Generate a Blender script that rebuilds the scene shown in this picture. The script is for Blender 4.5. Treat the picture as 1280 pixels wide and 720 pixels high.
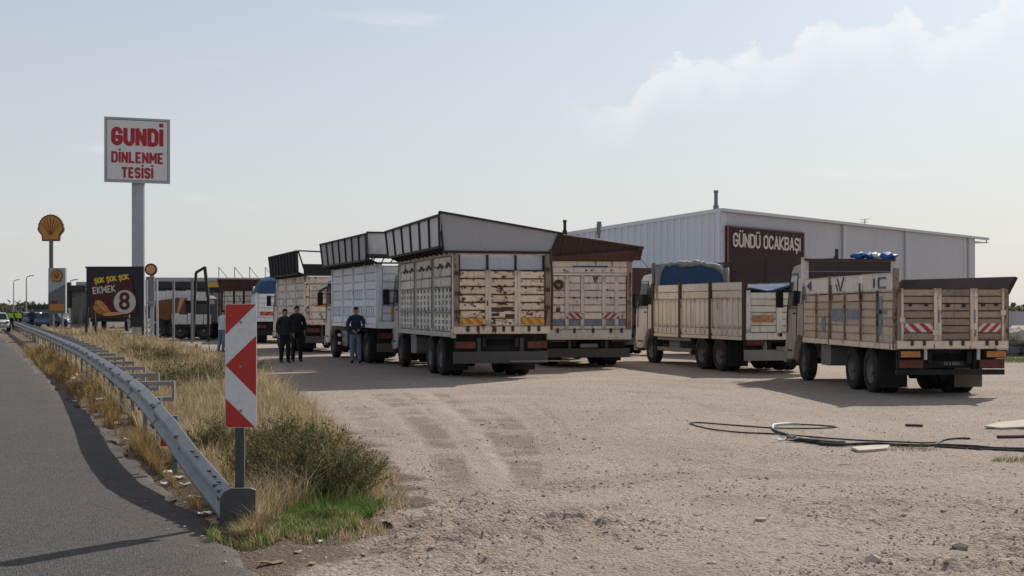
import bpy, bmesh, math, random
import numpy as np
from mathutils import Vector, Matrix
random.seed(7)
rng = np.random.default_rng(7)
R = math.radians
scene = bpy.context.scene
for o in list(bpy.data.objects):
    bpy.data.objects.remove(o)
COL = scene.collection

# ------------------------------------------------------------------ camera
FPX, HY, CH = 1800.0, 387.0, 1.70
cam = bpy.data.cameras.new("camera"); camo = bpy.data.objects.new("camera", cam); COL.objects.link(camo)
camo.location = (0, 0, CH); camo.rotation_euler = (R(90), 0, 0)
cam.sensor_width = 36; cam.lens = FPX / 1280 * 36; cam.shift_y = (HY - 360) / 1280
cam.clip_end = 6000; cam.clip_start = 0.1
scene.camera = camo
# ------------------------------------------------------------------ sky and sun
SUN_AZ, SUN_EL = 31.0, 36.0            # azimuth clockwise from +Y, elevation
w = bpy.data.worlds.new("World"); scene.world = w; w.use_nodes = True
nt = w.node_tree; N = nt.nodes; LK = nt.links
for n in list(N): N.remove(n)
def wn(t, **k):
    n = N.new(t)
    for a, b in k.items(): setattr(n, a, b)
    return n
def wm(op, a, b=None, c=None, clamp=False):
    n = N.new('ShaderNodeMath'); n.operation = op; n.use_clamp = clamp
    for i, s in enumerate((a, b, c)):
        if s is None: continue
        if isinstance(s, (int, float)): n.inputs[i].default_value = s
        else: LK.new(s, n.inputs[i])
    return n.outputs[0]
def wsmooth(x, lo, hi):
    n = N.new('ShaderNodeMapRange'); n.interpolation_type = 'SMOOTHSTEP'
    n.inputs['From Min'].default_value = lo; n.inputs['From Max'].default_value = hi
    LK.new(x, n.inputs['Value']); return n.outputs[0]
sky = wn('ShaderNodeTexSky', sky_type='NISHITA', sun_disc=False, sun_elevation=R(SUN_EL), sun_rotation=R(SUN_AZ),
         air_density=1.0, dust_density=1.0, ozone_density=1.0, altitude=300)
tc = wn('ShaderNodeTexCoord'); sx = wn('ShaderNodeSeparateXYZ'); LK.new(tc.outputs['Generated'], sx.inputs[0])
az = wm('ARCTAN2', sx.outputs[0], sx.outputs[1]); el = wm('ARCSINE', sx.outputs[2])
cb = wn('ShaderNodeCombineXYZ'); LK.new(wm('MULTIPLY', az, 1.0), cb.inputs[0]); LK.new(wm('MULTIPLY', el, 1.7), cb.inputs[1])
def wnoise(scale, detail, rough=.55):
    n = wn('ShaderNodeTexNoise'); n.inputs['Scale'].default_value = scale; n.inputs['Detail'].default_value = detail
    n.inputs['Roughness'].default_value = rough; LK.new(cb.outputs[0], n.inputs['Vector']); return n.outputs[0]
n1 = wnoise(24, 8, .62); n2 = wnoise(9, 3); n3 = wnoise(60, 5, .6)
# long cumulus bank: its upper edge climbs slowly with azimuth
cb1 = wn('ShaderNodeCombineXYZ'); LK.new(az, cb1.inputs[0])
def billow(scale, seed):
    cb1_ = wn('ShaderNodeCombineXYZ'); LK.new(az, cb1_.inputs[0]); cb1_.inputs[1].default_value = seed
    n = wn('ShaderNodeTexNoise'); n.inputs['Scale'].default_value = scale; n.inputs['Detail'].default_value = 0; LK.new(cb1_.outputs[0], n.inputs['Vector'])
    return wm('SUBTRACT', 1.0, wm('MULTIPLY', wm('ABSOLUTE', wm('SUBTRACT', n.outputs[0], .5)), 3.5))      # rounded heads with notches between
edge = wm('ADD', wm('MULTIPLY_ADD', az, 0.19, 0.112), wm('ADD', wm('MULTIPLY', billow(11, 2.3), .030), wm('ADD', wm('MULTIPLY', billow(30, 7.1), .012), wm('MULTIPLY_ADD', n1, .045, -.0225))))
dep = wm('SUBTRACT', edge, el)
bank = wm('MULTIPLY', wsmooth(dep, 0.0, .0060), wm('SUBTRACT', 1.0, wsmooth(dep, .004, .040)))
bank = wm('MULTIPLY', bank, wm('MULTIPLY', wsmooth(az, .02, .12), wm('SUBTRACT', 1.0, wsmooth(az, .8, 1.2))))
bank = wm('MULTIPLY', bank, wm('MULTIPLY_ADD', n1, 2.6, -.42), clamp=True)
# thin wisps elsewhere round the sky
cb2 = wn('ShaderNodeCombineXYZ'); LK.new(wm('MULTIPLY', az, 6.0), cb2.inputs[0]); LK.new(wm('MULTIPLY', el, 34.0), cb2.inputs[1])
nw = wn('ShaderNodeTexNoise'); nw.inputs['Scale'].default_value = 1.0; nw.inputs['Detail'].default_value = 4; LK.new(cb2.outputs[0], nw.inputs['Vector'])
wisp = wm('MULTIPLY', wsmooth(nw.outputs[0], .60, .78), .35)
mask = wm('MAXIMUM', wm('MULTIPLY', bank, .52), wisp)
# pale dusty air that thins with height
hs = wn('ShaderNodeHueSaturation'); hs.inputs['Saturation'].default_value = .86; LK.new(sky.outputs[0], hs.inputs['Color'])
vr = wn('ShaderNodeValToRGB'); LK.new(wm('MAXIMUM', el, 0.0), vr.inputs[0])
vr.color_ramp.elements[0].position = 0.0; vr.color_ramp.elements[0].color = (.90,)*3 + (1,); vr.color_ramp.elements[1].position = 1.0; vr.color_ramp.elements[1].color = (.25,)*3 + (1,)
e_ = vr.color_ramp.elements.new(.10); e_.color = (.66,)*3 + (1,)
e_ = vr.color_ramp.elements.new(.24); e_.color = (.28,)*3 + (1,)
veil = wn('ShaderNodeMix', data_type='RGBA'); LK.new(vr.outputs[0], veil.inputs[0]); LK.new(hs.outputs[0], veil.inputs[6]); veil.inputs[7].default_value = (6.2, 6.25, 6.4, 1)
mix = wn('ShaderNodeMix', data_type='RGBA'); LK.new(mask, mix.inputs[0]); LK.new(veil.outputs[2], mix.inputs[6]); mix.inputs[7].default_value = (9.6, 9.6, 9.55, 1)
bg = wn('ShaderNodeBackground'); bg.inputs[1].default_value = 0.083; LK.new(mix.outputs[2], bg.inputs[0])
wo = wn('ShaderNodeOutputWorld'); LK.new(bg.outputs[0], wo.inputs[0])
sl = bpy.data.lights.new("sun", 'SUN'); sl.energy = 3.6; sl.angle = R(0.6); sl.color = (1, .95, .87)
so = bpy.data.objects.new("sun", sl); COL.objects.link(so)
sd = Vector((math.sin(R(SUN_AZ)) * math.cos(R(SUN_EL)), math.cos(R(SUN_AZ)) * math.cos(R(SUN_EL)), math.sin(R(SUN_EL))))
so.rotation_euler = sd.to_track_quat('Z', 'Y').to_euler(); so.location = (30, 50, 60)
scene.view_settings.view_transform = 'Standard'; scene.view_settings.look = 'None'
scene.view_settings.exposure = 0.30; scene.view_settings.gamma = 1
scene.cycles.use_denoising = True
scene.cycles.max_bounces = 6

# ------------------------------------------------------------------ helpers
def G(px, py):
    Y = CH * FPX / (py - HY); return Vector(((px - 640) / FPX * Y, Y, 0))
def P(px, py, Y):
    return Vector(((px - 640) / FPX * Y, Y, CH - (py - HY) / FPX * Y))
def PX(px, Y): return (px - 640) / FPX * Y
def PZ(py, Y): return CH - (py - HY) / FPX * Y

def tag(o, label=None, cat=None, group=None, kind=None):
    if label: o['label'] = label
    if cat: o['category'] = cat
    if group: o['group'] = group
    if kind: o['kind'] = kind
    return o
def empty(name, loc=(0, 0, 0), rz=0, parent=None):
    o = bpy.data.objects.new(name, None); COL.objects.link(o); o.location = loc; o.rotation_euler = (0, 0, rz)
    o.empty_display_size = .3
    if parent: o.parent = parent
    return o
def place(o, loc, rot):
    if loc is not None: o.location = loc
    if rot is not None: o.rotation_euler = rot
def copy_tree(o, parent=None):
    c = o.copy(); COL.objects.link(c); c.parent = parent
    for ch in list(o.children): copy_tree(ch, c)
    return c

class MB:
    def __init__(s): s.v = []; s.f = []; s.m = []
    def add(s, vs, fs, m=0):
        b = len(s.v); s.v += [tuple(p) for p in vs]
        for f in fs: s.f.append(tuple(i + b for i in f)); s.m.append(m)
        return s
    def box(s, x0, x1, y0, y1, z0, z1, m=0):
        return s.add([(x0,y0,z0),(x1,y0,z0),(x1,y1,z0),(x0,y1,z0),(x0,y0,z1),(x1,y0,z1),(x1,y1,z1),(x0,y1,z1)],
                     [(0,3,2,1),(4,5,6,7),(0,1,5,4),(1,2,6,5),(2,3,7,6),(3,0,4,7)], m)
    def bar(s, p, q, wx, wz, m=0, up=(0,0,1)):
        p = Vector(p); q = Vector(q); d = (q - p).normalized(); u = Vector(up)
        if abs(d.dot(u)) > .97: u = Vector((0, 1, 0))
        a = d.cross(u).normalized() * wx / 2; b = a.cross(d).normalized() * wz / 2
        vs = [p-a-b, p+a-b, p+a+b, p-a+b, q-a-b, q+a-b, q+a+b, q-a+b]
        return s.add(vs, [(0,1,2,3),(7,6,5,4),(0,4,5,1),(1,5,6,2),(2,6,7,3),(3,7,4,0)], m)
    def tube(s, pts, r, n=8, m=0, closed=False):
        pts = [Vector(p) for p in pts]; k = len(pts); b = len(s.v); rr = r if isinstance(r, (list, tuple)) else [r] * k
        prev = None
        for i, p in enumerate(pts):
            d = (pts[min(i+1, k-1)] - pts[max(i-1, 0)])
            if closed: d = pts[(i+1) % k] - pts[i-1]
            d.normalize()
            if prev is None:
                u = Vector((0,0,1)) if abs(d.z) < .9 else Vector((1,0,0))
                a = d.cross(u).normalized()
            else: a = (prev - d * prev.dot(d)).normalized()
            prev = a; c = d.cross(a)
            for j in range(n):
                t = 2 * math.pi * j / n; s.v.append(tuple(p + (a * math.cos(t) + c * math.sin(t)) * rr[i]))
        for i in range(k if closed else k - 1):
            i2 = (i + 1) % k
            for j in range(n):
                j2 = (j + 1) % n; s.f.append((b+i*n+j, b+i*n+j2, b+i2*n+j2, b+i2*n+j)); s.m.append(m)
        if not closed:
            s.f.append(tuple(b + j for j in reversed(range(n)))); s.m.append(m)
            s.f.append(tuple(b + (k-1)*n + j for j in range(n))); s.m.append(m)
        return s
    def lathe(s, prof, n=24, m=0, closed=True):      # profile (x along axle, radius), axis = x
        b = len(s.v); k = len(prof)
        for x, r in prof:
            for j in range(n):
                t = 2*math.pi*j/n; s.v.append((x, r*math.cos(t), r*math.sin(t)))
        for i in range(k if closed else k-1):
            i2 = (i+1) % k
            for j in range(n):
                j2 = (j+1) % n; s.f.append((b+i*n+j, b+i2*n+j, b+i2*n+j2, b+i*n+j2)); s.m.append(m)
        return s
    def prism(s, poly, d0, d1, fr, m=0):             # poly (a,b) ; fr(a,b,d)->xyz
        k = len(poly)
        vs = [fr(a, b, d0) for a, b in poly] + [fr(a, b, d1) for a, b in poly]
        fs = [tuple(range(k)), tuple(reversed(range(k, 2*k)))] + [(i, i+k, (i+1) % k + k, (i+1) % k) for i in range(k)]
        return s.add(vs, fs, m)
    def build(s, name, mats, parent=None, loc=None, rot=None, smooth=False, recalc=True):
        me = bpy.data.meshes.new(name); me.from_pydata(s.v, [], s.f)
        if not isinstance(mats, (list, tuple)): mats = [mats]
        for mm in mats: me.materials.append(mm)
        if len(mats) > 1: me.polygons.foreach_set('material_index', s.m)
        if recalc:
            bm = bmesh.new(); bm.from_mesh(me); bmesh.ops.recalc_face_normals(bm, faces=bm.faces); bm.to_mesh(me); bm.free()
        if smooth: shade(me, smooth)
        me.update()
        o = bpy.data.objects.new(name, me); COL.objects.link(o); place(o, loc, rot)
        if parent: o.parent = parent
        return o
def shade(me, ang=True):
    me.polygons.foreach_set('use_smooth', [True] * len(me.polygons))
    if ang is not True: me.set_sharp_from_angle(angle=R(ang))
def frX(a, b, d): return (d, a, b)      # profile in y,z ; depth x
def frY(a, b, d): return (a, d, b)      # profile in x,z ; depth y
def frZ(a, b, d): return (a, b, d)
def inst(name, src, parent=None, loc=None, rot=None, scale=None):
    o = bpy.data.objects.new(name, src.data if hasattr(src, 'data') else src); COL.objects.link(o); place(o, loc, rot)
    if scale: o.scale = scale
    if parent: o.parent = parent
    return o
_ub = {}
def piece(name, parent, x0, x1, y0, y1, z0, z1, m, rot=None):     # shared unit box, scaled
    if m.name not in _ub:
        me = bpy.data.meshes.new('board'); b = MB().box(-.5,.5,-.5,.5,-.5,.5)
        me.from_pydata(b.v, [], b.f); me.materials.append(m); me.update(); _ub[m.name] = me
    return inst(name, _ub[m.name], parent, ((x0+x1)/2, (y0+y1)/2, (z0+z1)/2), rot, (abs(x1-x0), abs(y1-y0), abs(z1-z0)))
def text(name, body, parent, loc, rot, size, m, xs=1.0, bold=0.0, ext=.004, align='CENTER'):
    c = bpy.data.curves.new(name, 'FONT'); c.body = body; c.size = size; c.offset = bold; c.extrude = ext
    c.align_x = align; c.align_y = 'CENTER'; c.resolution_u = 3
    t = bpy.data.objects.new('tmp', c); COL.objects.link(t)
    dg = bpy.context.evaluated_depsgraph_get(); me = bpy.data.meshes.new_from_object(t.evaluated_get(dg))
    bpy.data.objects.remove(t); me.materials.clear(); me.materials.append(m); me.name = name
    o = bpy.data.objects.new(name, me); COL.objects.link(o); place(o, loc, rot); o.scale = (xs, 1, 1)
    if parent: o.parent = parent
    return o

def _arc(cx, cy, rx, ry, a0, a1, n=7): return [(cx+rx*math.cos(R(a0+(a1-a0)*i/n)), cy+ry*math.sin(R(a0+(a1-a0)*i/n))) for i in range(n+1)]
_O = _arc(.5,.7,.5,.3,0,180) + _arc(.5,.3,.5,.3,180,360) + [(1,.7)]
GL = {'O':[_O], 'G':[_arc(.5,.7,.5,.3,15,180)+_arc(.5,.3,.5,.3,180,360)+[(1,.45),(.55,.45)]], 'C':[_arc(.5,.7,.5,.3,15,180)+_arc(.5,.3,.5,.3,180,345)],
 'U':[[(0,1),(0,.3)]+_arc(.5,.3,.5,.3,180,360)+[(1,1)]], 'N':[[(0,0),(0,1),(1,0),(1,1)]], 'D':[[(0,0),(0,1),(.45,1)]+_arc(.45,.7,.55,.3,90,0)+_arc(.45,.3,.55,.3,0,-90)+[(0,0)]],
 'I':[[(.0,0),(.0,1)]], 'L':[[(0,1),(0,0),(.95,0)]], 'E':[[(.95,1),(0,1),(0,0),(.95,0)],[(0,.5),(.8,.5)]], 'M':[[(0,0),(0,1),(.5,.35),(1,1),(1,0)]], 'T':[[(0,1),(1,1)],[(.5,1),(.5,0)]],
 'S':[_arc(.5,.76,.5,.24,20,180)+_arc(.5,.74,.5,.24,180,270)+_arc(.5,.26,.5,.24,90,0)+_arc(.5,.24,.5,.24,0,-160)], 'A':[[(0,0),(.5,1),(1,0)],[(.2,.3),(.8,.3)]], 'K':[[(0,0),(0,1)],[(1,1),(.08,.5),(1,0)]],
 'B':[[(0,0),(0,1),(.5,1)]+_arc(.5,.76,.45,.24,90,-90)+[(0,.52)],[(.5,.52)]+_arc(.5,.26,.5,.26,90,-90)+[(0,0)]]}
DOT = {'İ':('I','dot'), 'Ş':('S','ced'), 'Ü':('U','uml')}
def strokes(name, body, parent, loc, rot, W, H, m, t, dep=.012, gap=.42):
    """heavy condensed lettering from stroked glyphs; W overall width, H cap height, t stroke width"""
    wd = {'I':.0, 'İ':.0, ' ':.45, 'M':1.25, 'L':.85, 'E':.85}; ws = [wd.get(c, 1.0) for c in body]; g = gap
    unit = (W - t) / (sum(ws) + g*(len(body)-1)); x = -W/2 + t/2; b = MB(); k = 0
    def seg(p, q):
        nonlocal k
        p, q = Vector(p), Vector(q); d = (q-p)
        if d.length < 1e-6: return
        d.normalize(); nn = Vector((-d.y, d.x))*t/2; p = p - d*t*.36; q = q + d*t*.36; k += 1; y = -dep - (k % 5)*.0012
        pts = [p-nn, q-nn, q+nn, p+nn]; b.prism([(v.x, v.y) for v in pts], y, 0, frY)
    for c, w0 in zip(body, ws):
        base, mark = DOT.get(c, (c, None)); h = H - t; sx = unit*w0
        for st in GL.get(base, []):
            pp = [(x + sx*a if w0 else x, -h/2 + h*bb) for a, bb in st]
            for p, q in zip(pp[:-1], pp[1:]): seg(p, q)
        if mark == 'dot': seg((x, H/2+t*.75), (x, H/2+t*.95))
        if mark == 'uml':
            for f in (.22, .78): seg((x+sx*f, H/2+t*.75), (x+sx*f, H/2+t*.85))
        if mark == 'ced': seg((x+sx*.5, -H/2-t*.2), (x+sx*.4, -H/2-t*.9))
        x += sx + unit*g
    return b.build(name, m, parent, loc, rot)

# ---- numpy value noise
_perm = rng.random((256, 256))
def vnoise(x, y):
    xi = np.floor(x).astype(int); yi = np.floor(y).astype(int); fx = x - xi; fy = y - yi
    fx = fx*fx*(3-2*fx); fy = fy*fy*(3-2*fy)
    a = _perm[xi & 255, yi & 255]; b = _perm[(xi+1) & 255, yi & 255]; c = _perm[xi & 255, (yi+1) & 255]; d = _perm[(xi+1) & 255, (yi+1) & 255]
    return (a*(1-fx)+b*fx)*(1-fy) + (c*(1-fx)+d*fx)*fy - .5
def fbm(x, y, o=4):
    s = 0; a = 1.0
    for i in range(o):
        s = s + a * vnoise(x + 17.3*i, y + 9.1*i); x = x*2.03; y = y*2.03; a *= .5
    return s

# ------------------------------------------------------------------ materials
def new_mat(name):
    m = bpy.data.materials.new(name); m.use_nodes = True; t = m.node_tree
    return m, t, t.nodes['Principled BSDF']
def nd(t, ty, **k):
    n = t.nodes.new(ty)
    for a, b in k.items(): setattr(n, a, b)
    return n
def mixc(t, fac, a, b, blend='MIX'):
    n = nd(t, 'ShaderNodeMix', data_type='RGBA', blend_type=blend)
    for s, i in ((fac, 0), (a, 6), (b, 7)):
        if isinstance(s, (int, float)): n.inputs[i].default_value = s
        elif isinstance(s, tuple): n.inputs[i].default_value = s + (1,)
        else: t.links.new(s, n.inputs[i])
    return n.outputs[2]
def noise(t, vec, scale, detail=4, rough=.6):
    n = nd(t, 'ShaderNodeTexNoise'); n.inputs['Scale'].default_value = scale; n.inputs['Detail'].default_value = detail
    n.inputs['Roughness'].default_value = rough
    if vec is not None: t.links.new(vec, n.inputs['Vector'])
    return n.outputs[0]
def ramp(t, x, lo, hi, a=0.0, b=1.0):
    n = nd(t, 'ShaderNodeMapRange', interpolation_type='SMOOTHSTEP')
    n.inputs['From Min'].default_value = lo; n.inputs['From Max'].default_value = hi
    n.inputs['To Min'].default_value = a; n.inputs['To Max'].default_value = b
    t.links.new(x, n.inputs['Value']); return n.outputs[0]
def worn(name, base=(.5,.5,.5), rough=.7, metal=0.0, var=.10, dirt=(.16,.12,.09), dirt_amt=.35, rust=None, rust_amt=.0, scale=3.0, bump=.15, streak=.35, grain=0, seam=0.0):
    """paint, wood or metal with blotches of dirt, upright streaks and rust spots; each piece a little different in tone"""
    m, t, b = new_mat(name)
    geo = nd(t, 'ShaderNodeNewGeometry'); pos = geo.outputs['Position']
    oi = nd(t, 'ShaderNodeObjectInfo')
    mp = nd(t, 'ShaderNodeMapping'); t.links.new(pos, mp.inputs[0]); mp.inputs['Scale'].default_value = (1, 1, streak)
    off = nd(t, 'ShaderNodeVectorMath', operation='ADD'); t.links.new(mp.outputs[0], off.inputs[0])
    sc = nd(t, 'ShaderNodeVectorMath', operation='SCALE'); sc.inputs[0].default_value = (7, 3, 5); t.links.new(oi.outputs['Random'], sc.inputs['Scale'])
    t.links.new(sc.outputs[0], off.inputs[1]); vec = off.outputs[0]
    hv = nd(t, 'ShaderNodeHueSaturation'); hv.inputs['Color'].default_value = base + (1,)
    t.links.new(ramp(t, oi.outputs['Random'], 0, 1, 1-var, 1+var), hv.inputs['Value'])
    nz = noise(t, vec, scale, 6, .65)
    col = mixc(t, ramp(t, nz, .62-.45*dirt_amt, .78, 0, min(1, .20+dirt_amt)), hv.outputs[0], dirt)
    if grain:
        mg = nd(t, 'ShaderNodeMapping'); t.links.new(vec, mg.inputs[0]); mg.inputs['Scale'].default_value = (1, 1, grain)
        col = mixc(t, ramp(t, noise(t, mg.outputs[0], 5, 4), .35, .7, 0, .5), col, tuple(c*.5 for c in base))
    fine = noise(t, pos, scale*9, 3)
    col = mixc(t, ramp(t, fine, .40, .7, 0, .15), col, tuple(c*.6 for c in dirt))
    if seam:        # grime that gathers along the joints of the boards, and thin upright run marks
        tcn = nd(t, 'ShaderNodeTexCoord'); sg_ = nd(t, 'ShaderNodeSeparateXYZ'); t.links.new(tcn.outputs['Generated'], sg_.inputs[0])
        a1 = nd(t, 'ShaderNodeMath', operation='SUBTRACT'); t.links.new(sg_.outputs[2], a1.inputs[0]); a1.inputs[1].default_value = .5
        a2 = nd(t, 'ShaderNodeMath', operation='ABSOLUTE'); t.links.new(a1.outputs[0], a2.inputs[0])
        a3 = nd(t, 'ShaderNodeMath', operation='MULTIPLY_ADD'); t.links.new(noise(t, pos, 7, 4, .7), a3.inputs[0]); a3.inputs[1].default_value = .34; t.links.new(a2.outputs[0], a3.inputs[2])
        col = mixc(t, ramp(t, a3.outputs[0], .50, .70, 0, seam), col, tuple(c*.55 for c in dirt))
        ms = nd(t, 'ShaderNodeMapping'); t.links.new(pos, ms.inputs[0]); ms.inputs['Scale'].default_value = (9, 9, .7)
        col = mixc(t, ramp(t, noise(t, ms.outputs[0], 1.6, 5, .7), .52, .72, 0, seam*.75), col, tuple(c*.75 for c in dirt))
    rgh = rough
    if rust:
        rz = noise(t, vec, scale*1.9, 8, .7)
        f = ramp(t, rz, .66-.22*rust_amt, .70-.16*rust_amt)
        col = mixc(t, f, col, mixc(t, noise(t, pos, 30, 3), rust, tuple(c*.45 for c in rust)))
    t.links.new(col, b.inputs['Base Color']); b.inputs['Roughness'].default_value = rgh; b.inputs['Metallic'].default_value = metal
    b.inputs['Specular IOR Level'].default_value = .35
    if bump:
        bp = nd(t, 'ShaderNodeBump'); bp.inputs['Strength'].default_value = bump; bp.inputs['Distance'].default_value = .01
        t.links.new(nz, bp.inputs['Height']); t.links.new(bp.outputs[0], b.inputs['Normal'])
    return m
def plain(name, base, rough=.6, metal=0.0, spec=.4, var=.08, scale=8):
    m, t, b = new_mat(name)
    geo = nd(t, 'ShaderNodeNewGeometry'); nz = noise(t, geo.outputs['Position'], scale, 4)
    hv = nd(t, 'ShaderNodeHueSaturation'); hv.inputs['Color'].default_value = base + (1,)
    t.links.new(ramp(t, nz, .3, .7, 1-var, 1+var), hv.inputs['Value']); t.links.new(hv.outputs[0], b.inputs['Base Color'])
    b.inputs['Roughness'].default_value = rough; b.inputs['Metallic'].default_value = metal; b.inputs['Specular IOR Level'].default_value = spec
    return m
RUST = (.14, .055, .028)
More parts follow.
